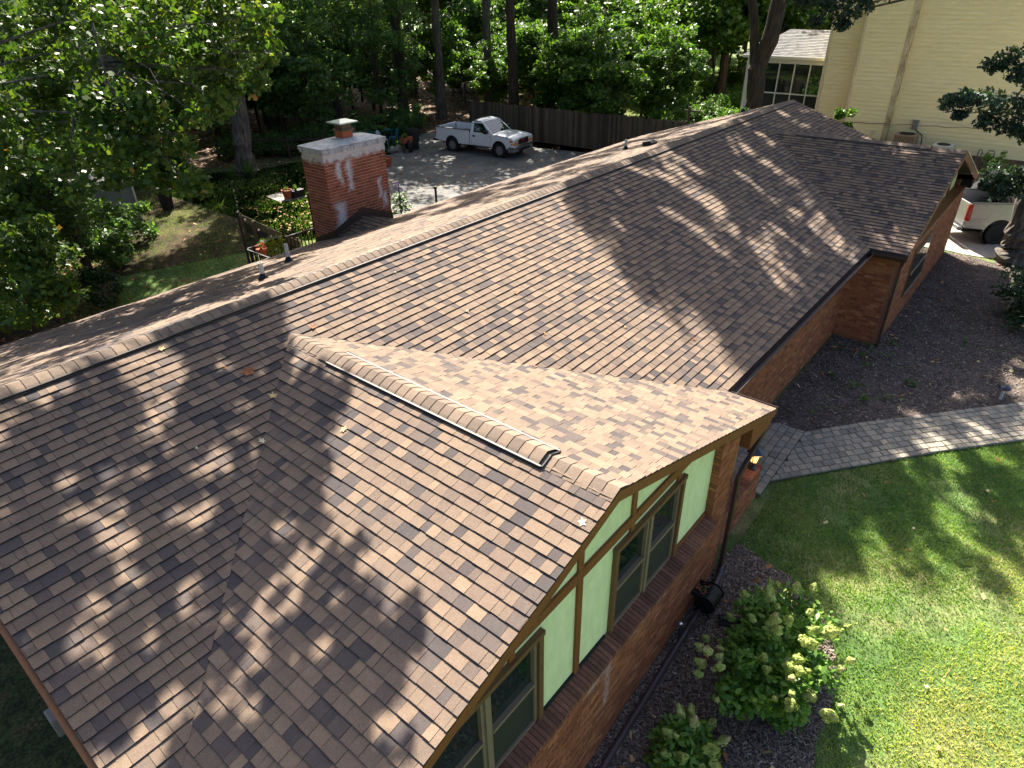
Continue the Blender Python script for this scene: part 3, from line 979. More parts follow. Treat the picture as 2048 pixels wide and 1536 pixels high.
# low porch wall with brick coping
pw_ = MB(); pw_.box(8.46, 10.48, 2.742, 2.94, -.6, .52); pwall = pw_.build('porch_wall', M['mortar_red'], house)
lay(bricks((8.46, 2.741, -.42), (1, 0, 0), 1, 10, 14), 'porch_brick', M['brick'], pwall, 140, 'porch_bricks')
lay(bricks((10.481, 2.742, -.42), (0, 1, 0), 1, 1, 14), 'porch_end_brick', M['brick'], pwall, 0, 'porch_end_bricks')
x = 8.47
while x < 10.46:
    q = MB(); q.box(x, x + .0575, 2.715, 2.965, .522, .60 + random.uniform(-.003, .003), random.random()); q.build('coping_brick', M['sill_brick'], pwall)
    x += .0685
q = MB(); q.box(8.46, 10.46, 2.735, 2.945, .515, .585); q.build('coping_mortar', M['sill_mortar'], pwall)

# main front wall, far wing walls
q = MB(); q.box(8.45, 18.3, 3.672, 3.9, -.5, 2.4); q.box(8.23, 8.44, 2.6, 3.7, -.5, 2.3); fw_ = q.build('wall', M['mortar_red'], house, label='long front wall of brick under the eave')
lay(bricks((8.45, 3.671, -.36), (1, 0, 0), 1, 48, 37), 'front_brick', M['brick'], fw_, 0, 'front_brickwork')
x = 9.5
sol = MB()
while x < 17.95:
    sol.box(x, x + .055, 3.60, 3.68, 2.12, 2.32 + random.uniform(-.004, .004), random.random() * .5)
    x += .0677
sol.build('soldier_bricks', M['sill_brick'], fw_, kind='stuff')
q = MB(); q.box(18.162, 18.35, 2.56, 3.66, -.2, 2.42); q.box(18.2, 27.0, 2.562, 2.75, -.2, 2.3); ww = q.build('wall', M['mortar_red'], house, label='brick walls of the far wing')
lay(bricks((18.161, 3.66, -.12), (0, -1, 0), 1, 5, 37), 'wing_brick', M['brick'], ww, 190, 'wing_bricks')
lay(bricks((18.16, 2.561, -.12), (1, 0, 0), 1, 43, 35), 'wing_front_brick', M['brick'], ww, 0, 'wing_front_bricks')
q = MB(); q.prism([(19.2, 2.86, 2.3), (26.6, 2.86, 2.3), (26.6, 2.86, 2.78), (W2, 2.86, 3.98), (19.2, 2.86, 2.80)], (0, .1, 0)); q.build('gable_panel', M['stucco'], house)
for xx in (20.4, 21.6, 22.87, 24.1, 25.3):
    q = MB(); q.box(xx - .05, xx + .05, 2.81, 2.87, 2.34, W2Z - PW * abs(xx - W2) - .18); q.build('timber', M['brown_wood'], house)
q = MB(); q.box(18.9, 26.8, 2.54, 2.95, 2.24, 2.36); q.build('timber', M['brown_wood'], house)
q = MB(); q.box(20.0, 22.2, 2.52, 2.7, .72, 2.1); wdw = q.build('window', M['brown_trim'], house)
for a0 in (20.08, 21.13):
    q = MB(); q.box(a0, a0 + .98, 2.508, 2.53, .8, 2.02); q.build('pane', M['glass'], wdw)
    for zz in (.80, 1.39, 2.0):
        q = MB(); q.box(a0, a0 + .98, 2.49, 2.53, zz - .02, zz + .02); q.build('sash', M['window_frame'], wdw)
q = MB(); q.box(.25, 27.1, 14.7, 14.9, -1.5, 2.5); q.box(.25, .45, 2.7, 14.8, -1.8, 2.5); q.box(26.95, 27.12, 2.76, 14.8, -.3, 2.5)
q.prism([(.25, 3.5, 2.4), (.25, 14.6, 2.4), (.25, YR, ZR - .15)], (.2, 0, 0)); q.prism([(26.95, 3.5, 2.4), (26.95, 14.6, 2.4), (26.95, YR, ZR - .15)], (.17, 0, 0))
q.build('wall', M['mortar_red'], house, label='plain brick end and back walls')

# ------------------------------------------------------------------ chimney
q = MB(); q.box(CX0 + .012, CX1 - .012, CY0 + .012, CY1 - .012, -.3, CZ - .13); chim = q.build('chimney', M['chimney_mortar'], house)
zb = 2.62
nz = int((CZ - .14 - zb) / .0785)
lay(bricks((CX0, CY0 + .011, zb), (1, 0, 0), 1, 9, nz, lx=.2245, lz=.0785, jt=.015) , 'chimney_brick', M['chimney_brick'], chim, 300, 'chimney_bricks')
lay(bricks((CX0 + .011, CY1, zb), (0, -1, 0), 1, 4, nz, lx=.23, lz=.0785, jt=.015), 'chimney_side_brick', M['chimney_brick'], chim, 140, 'chimney_side_bricks')
lay(bricks((CX1 - .011, CY0, zb), (0, 1, 0), 1, 4, nz, lx=.23, lz=.0785, jt=.015), 'chimney_far_brick', M['chimney_brick'], chim, 0, 'chimney_far_bricks')
q = MB()
for i, (o_, z0) in enumerate(((.022, CZ - .135), (.045, CZ - .068))):
    x = CX0 - o_
    while x < CX1 + o_ - .05:
        q.box(x, min(x + .19, CX1 + o_), CY0 - o_, CY1 + o_, z0 + .004, z0 + .062 + random.uniform(-.003, .003), random.random())
        x += .2
q.build('corbel_bricks', M['crown'], chim)
q = MB()
e = .05
ring = [(CX0 - e, CY0 - e), (CX1 + e, CY0 - e), (CX1 + e, CY1 + e), (CX0 - e, CY1 + e)]
fx, fy = 11.17, 15.0
top = [(fx - .3, fy - .24), (fx + .3, fy - .24), (fx + .3, fy + .24), (fx - .3, fy + .24)]
q.add([(a, b, CZ) for a, b in ring] + [(a, b, CZ + .02) for a, b in ring] + [(a, b, CZ + .10) for a, b in top],
      [(3, 2, 1, 0), (8, 9, 10, 11)] + [(k, (k + 1) % 4, 4 + (k + 1) % 4, 4 + k) for k in range(4)] + [(4 + k, 4 + (k + 1) % 4, 8 + (k + 1) % 4, 8 + k) for k in range(4)])
q.build('crown_slab', M['crown'], chim, bevel=.01)
q = MB(); q.box(fx - .165, fx + .165, fy - .165, fy + .165, CZ + .08, CZ + .27); q.build('flue_tile', M['clay_flue'], chim, bevel=.015)
q = MB()
q.box(fx - .2, fx + .2, fy - .2, fy + .2, CZ + .27, CZ + .305)
q.build('cap_base', M['mesh_metal'], chim)
q = MB(); q.box(fx - .155, fx + .155, fy - .155, fy + .155, CZ + .305, CZ + .46); q.build('spark_mesh', M['mesh_metal'], chim)
q = MB()
q.add([(fx - .29, fy - .29, CZ + .455), (fx + .29, fy - .29, CZ + .455), (fx + .29, fy + .29, CZ + .455), (fx - .29, fy + .29, CZ + .455),
       (fx - .29, fy - .29, CZ + .485), (fx + .29, fy - .29, CZ + .485), (fx + .29, fy + .29, CZ + .485), (fx - .29, fy + .29, CZ + .485),
       (fx - .1, fy - .03, CZ + .545), (fx + .1, fy - .03, CZ + .545), (fx + .1, fy + .03, CZ + .545), (fx - .1, fy + .03, CZ + .545)],
      [(3, 2, 1, 0), (8, 9, 10, 11)] + [(k, (k + 1) % 4, 4 + (k + 1) % 4, 4 + k) for k in range(4)] + [(4 + k, 4 + (k + 1) % 4, 8 + (k + 1) % 4, 8 + k) for k in range(4)])
q.build('flue_cap', M['cap_metal'], chim)
# stepped flashing following the cricket
q = MB()
h = .245
for (xa_, za), (xb_, zb_) in (((CX0 - .012, zc0 - .02), (cpx, cpz + .005)), ((cpx, cpz + .005), (CX1 + .012, zc0 - .02))):
    q.prism([(xa_, CY0 - .014, za), (xb_, CY0 - .014, zb_), (xb_, CY0 - .014, zb_ + h), (xa_, CY0 - .014, za + h)], (0, .018, 0))
q.prism([(CX0 - .014, CY0 - .014, zc0 - .03), (CX0 - .014, CY0 - .014, zc0 + .22), (CX0 - .014, CY1, zback(YB) + .05), (CX0 - .014, CY1, zback(YB) - .2)], (.018, 0, 0))
q.prism([(CX0, CY0 - .02, zc0 + .004), (CX0 - .12, CY0 - .10, zc0 + .03), (cpx, cy + .9, cpz + .006), (cpx, CY0 - .02, cpz + .006)], (0, 0, .001))
q.build('flashing', M['brown_metal'], chim)

# ------------------------------------------------------------------ roof penetrations
for px, py, hh in ((7.36, 12.47, .42), (5.82, 10.85, .34), (20.05, 11.72, .34), (27.0, 10.65, .40)):
    z = zback(py)
    q = MB(); q.lathe([(.042, -.1), (.042, hh), (.034, hh), (.034, hh - .05)], (px, py, z), 12); pipe = q.build('vent_pipe', M['pvc'], house, smooth=False)
    q = MB()
    q.lathe([(.12, .005), (.10, .03), (.065, .10), (.05, .115), (.048, .14)], (px, py, z), 12)
    q.prism([(px - .16, py - .16, z + .012 + PB * .16), (px + .16, py - .16, z + .012 + PB * .16), (px + .16, py + .16, z + .012 - PB * .16), (px - .16, py + .16, z + .012 - PB * .16)], (0, 0, .006))
    q.build('pipe_boot', M['rubber'], pipe)
px, py = 19.45, 10.5
z = zback(py)
q = MB()
q.prism([(px - .17, py - .17, z + .05), (px - .17, py + .19, z - .02), (px - .17, py + .19, z + .12), (px - .17, py - .05, z + .18), (px - .17, py - .17, z + .12)], (.34, 0, 0))
q.build('box_vent', M['black'], house, bevel=.015)
# metal drip shield and meter on the near end wall
q = MB(); q.box(-.04, .24, 7.15, 7.4, .9, 1.2); q.build('meter_box', M['grey_metal'], house, bevel=.02)
# ------------------------------------------------------------------ lantern, hose reel and other things by the near gable
t = thing('lantern', 'lit black lantern with blue-black roof on the end of the low brick wall', 'lantern', (10.33, 2.84, .60))
cx, cy_, z = 10.33, 2.84, .60
q = MB(); q.lathe([(.085, 0), (.085, .02), (.03, .035), (.022, .12), (.05, .15), (.075, .165)], (cx, cy_, z), 12); q.build('base', M['navy_metal'], t)
q = MB(); q.lathe([(.072, .165), (.118, .37), (.0, .37)], (cx, cy_, z), 6); q.build('glass', M['lamp_glass'], t)
for k in range(6):
    a = math.pi / 3 * k
    q = MB(); q.bar((cx + .076 * math.cos(a), cy_ + .076 * math.sin(a), z + .16), (cx + .122 * math.cos(a), cy_ + .122 * math.sin(a), z + .375), .014, .014); q.build('glazing_bar', M['navy_metal'], t)
q = MB(); q.lathe([(.165, .37), (.168, .39), (.12, .43), (.05, .475), (.03, .48), (.02, .51), (.026, .525), (0, .54)], (cx, cy_, z), 6); q.build('roof', M['navy_metal'], t)
lp = bpy.data.lights.new('lantern_bulb', 'POINT'); lp.energy = .5; lp.color = (1, .6, .25); lp.shadow_soft_size = .05
lo = bpy.data.objects.new('bulb', lp); C.objects.link(lo); lo.location = (cx - .16, cy_ - .16, z + .28)

hz = g(7.7)
t = thing('hose_reel', 'black garden hose reel with dead leaves in its tray against the brick wall', 'hose reel', (7.7, 2.38, hz))
q = MB(); q.box(7.40, 7.72, 2.34, 2.56, hz + .40, hz + .43); q.box(7.40, 7.72, 2.34, 2.355, hz + .43, hz + .48); q.box(7.40, 7.415, 2.355, 2.56, hz + .43, hz + .48); q.box(7.705, 7.72, 2.355, 2.56, hz + .43, hz + .48)
q.build('tray', M['black'], t)
for xx in (7.50, 7.87):
    q = MB()
    q.lathe([(.0, 0), (.175, 0), (.175, .014), (.0, .014)], mx=Matrix.Translation((xx, 2.36, hz + .20)) @ Matrix.Rotation(math.pi / 2, 4, 'Y'), n=20)
    q.build('drum_flange', M['black'], t)
for i in range(8):
    q = MB()
    mx = Matrix.Translation((7.535 + i * .043, 2.36, hz + .20)) @ Matrix.Rotation(math.pi / 2, 4, 'Y')
    q.tube([mx @ Vector((.145 * math.cos(a), .145 * math.sin(a), 0)) for a in np.linspace(0, 2 * math.pi, 21)], .0215, 7, caps=False); q.build('hose_coil', M['hose'], t, smooth=True)
for xx in (7.47, 7.90):
    for yy in (2.22, 2.5):
        q = MB(); q.bar((xx, 2.36, hz + .22), (xx, yy, hz), .025, .025); q.build('leg', M['black'], t)
q = MB(); q.tube([(7.46, 2.45, hz + .45), (7.55, 2.40, hz + .53), (7.68, 2.38, hz + .46)], .011, 6); q.tube([(7.6, 2.26, hz + .08), (7.42, 2.22, hz + .03), (7.2, 2.3, hz + .02), (7.05, 2.47, hz + .15)], .011, 6); q.build('loose_hose', M['hose'], t)
q = MB()
for i in range(34):
    x, y = random.uniform(7.42, 7.70), random.uniform(2.36, 2.55); s = random.uniform(.015, .035); a = random.random() * 6
    z = hz + .44 + random.random() * .025
    q.poly([(x + s * math.cos(a), y + s * math.sin(a), z), (x - s * .4 * math.sin(a), y + s * .4 * math.cos(a), z + .012), (x - s * math.cos(a), y - s * math.sin(a), z + .004), (x + s * .4 * math.sin(a), y - s * .4 * math.cos(a), z + .01)], random.random() * .5)
q.build('leaf_debris', M['dead_leaf'], t, kind='stuff')

fz = g(6.9)
t = thing('spigot', 'small metal garden tap with splitter low on the brick wall', 'tap', (6.92, 2.52, fz + .12))
q = MB(); q.tube([(6.92, 2.57, fz + .32), (6.92, 2.50, fz + .32), (6.92, 2.47, fz + .24)], .018, 8); q.build('spout', M['chrome'], t)
q = MB(); q.lathe([(.035, 0), (.04, .012), (.012, .02), (.012, .05)], (6.92, 2.49, fz + .335), 8); q.build('handle', M['chrome'], t)
q = MB(); q.tube([(6.92, 2.47, fz + .24), (6.90, 2.45, fz + .12)], .035, 8); q.build('splitter', M['navy_metal'], t)

sz = g(7.66)
t = thing('sprinkler', 'black framed lawn sprinkler with olive tube lying on the mulch', 'sprinkler', (7.66, 1.87, sz), R(-58), local=True)
q = MB()
for yy in (-.09, .09):
    q.tube([(-.24, yy, .03), (.24, yy, .03)], .018, 8)
for xx in (-.24, .24):
    q.tube([(xx, -.1, .03), (xx, 0, .075), (xx, .1, .03)], .02, 8)
q.build('frame', M['black'], t)
q = MB(); q.tube([(-.2, 0, .07), (.2, 0, .07)], .034, 10); q.build('spray_tube', M['hose'], t)

t = thing('path_light', 'small mushroom garden light with copper rim beside the paved walk', 'path light', (17.04, -.42, 0))
q = MB(); q.lathe([(.035, 0), (.035, .26)], (17.04, -.42, 0), 10); q.build('stem', M['pvc'], t)
q = MB(); q.lathe([(.05, .26), (.13, .30), (.135, .315)], (17.04, -.42, 0), 14); q.build('shade', M['terracotta'], t)
q = MB(); q.lathe([(.135, .315), (.10, .36), (.03, .39), (0, .40)], (17.04, -.42, 0), 14); q.build('cap', M['navy_metal'], t)
q = MB(); q.bar((13.43, .53, -.03), (13.46, .53, .17), .02, .02); tag(q.build('wooden_stake', M['pine_wood']), 'short wooden stake at the lawn edge of the walk', 'stake')

# ------------------------------------------------------------------ fallen leaves
def leaf_shape(n=5, depth=.45):
    pts = []
    for k in range(2 * n):
        a = 2 * math.pi * k / (2 * n)
        r = 1.0 if k % 2 == 0 else depth
        pts.append((r * math.cos(a), r * math.sin(a) * .85))
    return pts
def nfront(): return Vector((0, -PF, 1)).normalized()
FL = [((3.59, 7.66, 4.075), .115, .05, 4, 'large orange-brown curled leaf on the shaded left roof slope'),
      ((4.85, 7.93, 4.17), .06, .05, 2, 'rust-red curled leaf just above the top of the near wing ridge'),
      ((8.29, 6.86, 3.80), .055, .18, 2, 'brown curled leaf in the middle of the lit main slope'),
      ((10.19, 4.28, 2.91), .055, .02, 2, 'dark red-brown leaf on the main slope near the gutter'),
      ((3.59, 7.14, 3.90), .07, .66, 2, 'tan cupped leaf at the top of the shaded valley'),
      ((7.07, 5.49, 3.34), .05, .1, 2, 'rust-brown leaf lying along the far valley line of the near wing'),
      ((10.56, 8.22, 4.27), .06, .15, 2, 'brown leaf below the ridge at the tree shadow edge'),
      ((4.02, 2.55, 4.03), .055, .85, 5, 'pale star-shaped leaf near the gable edge of the near wing'),
      ((3.67, 5.77, 3.92), .055, .68, 5, 'yellowish leaf beside the big shadow on the near wing slope'),
      ((2.96, 8.60, 4.40), .06, .7, 5, 'pale curled leaf close to the left part of the main ridge'),
      ((3.05, 6.62, 3.72), .055, .85, 5, 'whitish star-shaped leaf in the shaded valley')]
for i, (p, s, tone, n, lab) in enumerate(FL):
    q = MB()
    sh = leaf_shape(5, .5)
    a = random.random() * 6
    for k in range(len(sh)):
        x0, y0 = sh[k]; x1, y1 = sh[(k + 1) % len(sh)]
        def P3(x, y):
            c, s_ = math.cos(a), math.sin(a)
            r = math.hypot(x, y)
            h = .35 * r * r * s if n < 5 else .12 * r * r * s
            xx, yy = (x * c - y * s_) * s, (x * s_ + y * c) * s
            zb_ = PF * yy if n < 5 or i > 7 else -PW * 0
            if p[1] < 6 and p[0] < 4.5: zb_ = PW * xx
            elif i == 5: zb_ = -PW * xx
            else: zb_ = PF * yy
            return (p[0] + xx, p[1] + yy, p[2] + .022 + zb_ + h)
        q.poly([P3(0, 0), P3(x0, y0), P3(x1, y1)], tone)
    tag(q.build('fallen_leaf', M['dead_leaf']), lab, 'leaf')
small = [(3.40, 7.89), (7.15, 6.97), (6.83, 8.31), (7.86, 5.89), (2.41, 6.95), (6.1, 4.9), (9.3, 5.2), (11.2, 6.7), (12.7, 5.3)]
for i, (x, y) in enumerate(small):
    if abs(x - W1) < (W1Z - zfront(y)) / PW: continue
    q = MB(); s = random.uniform(.022, .04); a = random.random() * 6
    z = zfront(y) + .024
    V = [(x + s * r * math.cos(a + k), y + s * r * math.sin(a + k), z + PF * s * r * math.sin(a + k) + .012 * (k % 2)) for k, r in ((0, 1), (1.2, .5), (2.3, .9), (3.4, .5), (4.6, 1), (5.5, .45))]
    q.poly(V, random.random())
    tag(q.build('fallen_leaf', M['dead_leaf']), 'tiny dry leaf scrap on the main roof slope', 'leaf', 'small leaf scraps on the main roof slope')

# ------------------------------------------------------------------ neighbour's house
nb_ = thing('neighbour_house', 'tall cream vinyl-sided house with a screened porch behind the far roof', 'house', (46, 5, 0))
NX = 42.3
q = MB()
q.box(NX + .05, 54, -6, 8.5, 0, 9.2); q.box(NX - .42, 54, 8.46, 10.69, 0, 9.4); q.box(NX + .28, 54, 10.7, 12.5, 0, 9.2)
nwall = q.build('wall', M['siding'], nb_)
for (xx, y0, y1) in ((NX, -6, 8.36), (NX - .45, 8.58, 10.60), (NX + .25, 10.70, 12.42)):
    z = .37
    while z < 8.9:
        q = MB()
        q.add([(xx - .004, y0, z), (xx - .004, y1, z), (xx + .030, y1, z + .205), (xx + .030, y0, z + .205), (xx + .04, y0, z), (xx + .04, y1, z)], [(1, 0, 3, 2), (0, 1, 5, 4)])
        q.build('siding_board', M['siding'], nb_)
        z += .205
for (x0, x1, y0, y1) in ((NX - .47, NX + .02, 8.36, 8.58), (NX - .475, NX + .02, 10.60, 10.70), (NX + .2, NX + .34, 12.40, 12.55)):
    q = MB(); q.box(x0, x1, y0, y1, .3, 9.1); q.build('corner_trim', M['stained_trim'] if y0 < 9 else M['cream_trim'], nb_)
q = MB(); q.box(NX - .02, NX + .5, -6, 8.4, -.2, .37); q.box(NX - .44, NX + .1, 8.4, 10.7, -.2, .37); q.build('foundation', M['block'], nb_)
q = MB(); q.box(NX - .05, NX, 2.9, 3.45, .12, .28); q.build('foundation_vent', M['black'], nb_)
for y in (9.95, 8.95):
    q = MB(); q.box(NX - .475, NX - .44, y, y + .2, .95, 1.2); q.box(NX - .49, NX - .44, y + .03, y + .17, .93, .96); q.build('wall_cover', M['cream_trim'], nb_)
# screened porch
SX = 43.6
q = MB(); q.box(SX - .06, SX + .1, 12.55, 17.35, 4.06, 4.46); por = q.build('porch_beam', M['white_trim'], nb_)
q = MB(); q.box(SX - .14, SX + .02, 17.1, 17.34, -.1, 4.06); q.build('porch_post', M['white_trim'], nb_)
for y in (16.27, 15.36, 14.46, 13.56):
    q = MB(); q.box(SX - .05, SX + .03, y - .03, y + .03, .3, 4.06); q.build('porch_mullion', M['white_trim'], nb_)
q = MB(); q.box(SX - .055, SX + .025, 12.6, 17.1, 2.40, 2.47); q.build('porch_rail', M['white_trim'], nb_)
ys_ = [12.6, 13.53, 14.43, 15.33, 16.24, 17.1]
for k in range(5):
    for z0, z1 in ((.4, 2.40), (2.47, 4.06)):
        q = MB(); q.box(SX + .05, SX + .06, ys_[k] + .035, ys_[k + 1] - .005, z0, z1); q.build('porch_screen', M['glass'] if z0 > 2 else M['screen'], nb_)
q = MB(); q.box(SX + .1, 49, 12.5, 17.3, -.1, 4.1); q.build('porch_core', M['interior'], nb_)
ALL_TABS = []
rl = math.hypot(2.6, 1.25)
shingle_plane((SX - .3, 0, 4.46), (0, -1, 0), (2.6, 0, 1.25), [(-17.6, 0), (-12.5, 0), (-12.5, rl), (-15.9, rl)], expo=.16, tabs=(.2, .3, .4))
q = MB()
for _, V, F, tone in ALL_TABS: q.add(V, F, tone)
q.build('porch_shingles', M['grey_shingle'], nb_, kind='stuff')
q = MB(); q.add([(SX - .3, 17.6, 4.45), (SX - .3, 12.5, 4.45), (SX + 2.3, 12.5, 5.70), (SX + 2.3, 15.9, 5.70), (SX + 4.9, 17.6, 4.45), (SX + 4.9, 12.5, 4.45)], [(0, 1, 2, 3), (0, 3, 4), (3, 2, 5, 4), (0, 4, 5, 1)], .4); q.build('porch_roof', M['grey_shingle'], nb_)
q = MB(); q.box(SX - .36, SX - .28, 12.5, 17.6, 4.33, 4.47); q.build('porch_gutter', M['white_trim'], nb_)
# things against the neighbour's wall
def condenser(name, label, cx, cy, wd, h, m, top):
    t = thing(name, label, 'air conditioner', (cx, cy, 0))
    q = MB(); q.box(cx - wd / 2 + .03, cx + wd / 2 - .03, cy - wd / 2 + .03, cy + wd / 2 - .03, .1, h - .02); q.build('coil', M['interior'], t)
    n = 12
    for k in range(n):
        f = -wd / 2 + wd * (k + .5) / n
        q = MB(); q.box(cx - wd / 2, cx - wd / 2 + .02, cy + f - .028, cy + f + .028, .1, h - .06); q.build('louvre', m, t)
        q = MB(); q.box(cx + f - .028, cx + f + .028, cy - wd / 2, cy - wd / 2 + .02, .1, h - .06); q.build('louvre', m, t)
    q = MB(); q.box(cx - wd / 2 - .01, cx + wd / 2 + .01, cy - wd / 2 - .01, cy + wd / 2 + .01, h - .07, h); q.build('top', m, t, bevel=.02)
    q = MB(); q.lathe([(wd * .36, 0), (wd * .36, .025), (wd * .33, .03), (wd * .30, .012), (0, .02)], (cx, cy, h), 24); q.build('fan_grille', M['black'], t)
    q = MB(); q.box(cx - wd / 2 - .1, cx + wd / 2 + .1, cy - wd / 2 - .1, cy + wd / 2 + .1, 0, .1); q.build('pad', M['grey_concrete'], t)
condenser('air_conditioner', 'brown louvred air conditioner unit against the cream siding', 41.25, 7.25, 1.0, 1.28, M['tan_metal'], 1)
condenser('air_conditioner', 'pale round-topped air conditioner unit half hidden behind the far ridge', 41.2, 5.45, .85, .95, M['white_trim'], 1)
t = thing('disconnect_box', 'grey electrical box with a black conduit on the cream siding', 'electrical box', (NX - .1, 7.2, 1.4))
q = MB(); q.box(NX - .16, NX - .01, 7.03, 7.30, 1.38, 1.80); q.build('box', M['grey_metal'], t, bevel=.015)
q = MB(); q.box(NX - .18, NX - .01, 7.0, 7.33, 1.79, 1.83); q.build('lid', M['grey_metal'], t)
q = MB(); q.tube([(NX - .08, 7.1, 1.38), (NX - .2, 6.9, 1.25), (NX - .45, 6.65, 1.18), (NX - .65, 6.55, .9), (NX - .7, 6.6, .4)], .028, 8); q.build('conduit', M['rubber'], t)
t = thing('gas_riser', 'pair of bent grey pipes rising beside the foundation vent', 'pipe', (NX - .2, 3.6, 0))
for y0, y1 in ((3.95, 3.78), (3.55, 3.25)):
    q = MB(); q.tube([(NX - .2, y0, .05), (NX - .2, y0, .62), (NX - .2, y0 - .04, .72), (NX - .2, y1 + .04, .72), (NX - .2, y1, .62), (NX - .2, y1, .3)], .028, 8); q.build('pipe', M['grey_metal'], t)
q = MB(); pts = [(NX - .5 - .02 * math.sin(k), 11.4 - k * .41, 1.42 + .02 * k + .03 * math.sin(k * 2.1)) for k in range(19)]
q.tube(pts, .022, 6); tag(q.build('cable', M['copper']), 'thin twisted cable strung in front of the cream siding', 'cable')

# ------------------------------------------------------------------ paling fence
fn = thing('paling_fence', 'weathered grey picket board fence behind the white pickup', 'fence', (33.8, 25, 0))
y = 31.45
def fx_(y): return 33.55 + (31.45 - y) * .045
while y > 16.5:
    q = MB()
    x = fx_(y); h = 2.04 + random.uniform(-.05, .04)
    q.prism([(x, y, .03), (x, y - .132, .03), (x, y - .132, h - .03), (x, y - .10, h), (x, y - .03, h), (x, y, h - .03)], (.02, 0, 0), random.random())
    q.build('picket', M['old_wood'], fn)
    y -= .142
for z in (.4, 1.1, 1.75):
    q = MB(); q.bar((fx_(31.4) + .045, 31.4, z), (fx_(16.6) + .045, 16.6, z), .05, .09); q.build('rail', M['old_wood'], fn)
for y in np.arange(31.3, 16.5, -2.4):
    q = MB(); q.box(fx_(y) + .07, fx_(y) + .17, y - .05, y + .05, 0, 1.95); q.build('post', M['old_wood'], fn)
for i, (a, b, l) in enumerate((((33.0, 33.4, .5), (33.9, 31.6, 1.35), 'longer weathered plank propped across the end of the board fence'), ((33.3, 33.0, 1.5), (33.6, 31.7, .3), 'shorter weathered plank leaning against the end of the board fence'))):
    q = MB(); q.bar(a, b, .04, .14); tag(q.build('leaning_plank', M['old_wood']), l, 'plank')
rf = thing('rail_fence', 'dark two-rail wooden fence at the wood edge left of the chimney', 'fence', (21, 36, 0))
for k in range(4):
    p = Vector((19.6 + k * 1.3, 38.4 - k * 1.6, 0))
    q = MB(); q.box(p.x - .06, p.x + .06, p.y - .06, p.y + .06, 0, 1.25); q.build('post', M['bark_dark'], rf)
    if k < 3:
        p2 = Vector((19.6 + (k + 1) * 1.3, 38.4 - (k + 1) * 1.6, 0))
        for z in (.55, 1.05):
            q = MB(); q.bar(p + Vector((0, 0, z)), p2 + Vector((0, 0, z)), .05, .13); q.build('rail', M['bark_dark'], rf)

# ------------------------------------------------------------------ pickup trucks
def wheel(parent, x, y, side, r=.385, wd=.25, dark=False):
    mx = Matrix.Translation((x, y, r)) @ Matrix.Rotation(-side * math.pi / 2, 4, 'X')
    q = MB()
    q.lathe([(r * .60, -wd / 2), (r * .9, -wd / 2), (r, -wd * .36), (r, wd * .36), (r * .9, wd / 2), (r * .62, wd / 2), (r * .60, wd * .2)], n=28, mx=mx)
    wl_ = q.build('wheel', M['rubber'], parent)
    q = MB()
    q.lathe([(r * .62, wd * .46), (r * .585, wd * .47), (r * .55, wd * .25), (0, wd * .22)], n=28, mx=mx)
    q.build('rim', M['black'] if dark else M['grey_plastic'], wl_)
    q = MB()
    for k in range(6):
        a = k * math.pi / 3
        c, s = math.cos(a), math.sin(a)
        w_ = r * .13
        pts = [(c * r * .12 - s * w_, s * r * .12 + c * w_, wd * .36), (c * r * .57 - s * w_ * .75, s * r * .57 + c * w_ * .75, wd * .46), (c * r * .57 + s * w_ * .75, s * r * .57 - c * w_ * .75, wd * .46), (c * r * .12 + s * w_, s * r * .12 - c * w_, wd * .36)]
        q.prism([mx @ Vector(p) for p in pts], mx.to_3x3() @ Vector((0, 0, -.05)))
    q.lathe([(r * .2, wd * .3), (r * .2, wd * .42), (0, wd * .44)], n=12, mx=mx)
    q.build('spokes', M['black'] if dark else M['alloy'], wl_)

def side_panel(outline, arches, y, side):
    """outline polygon in (x,z) with wheel arches cut in as arcs along the lower edge"""
    pts = []
    for p in outline:
        if p == 'rear' or p == 'front':
            cx, cz, r = arches[p]
            rng_ = np.linspace(math.pi - .12, .12, 13) if p == 'rear' else np.linspace(math.pi - .12, .12, 13)
            pts += [(cx + r * math.cos(a), cz + r * math.sin(a)) for a in rng_]
        else:
            pts.append(p)
    return pts

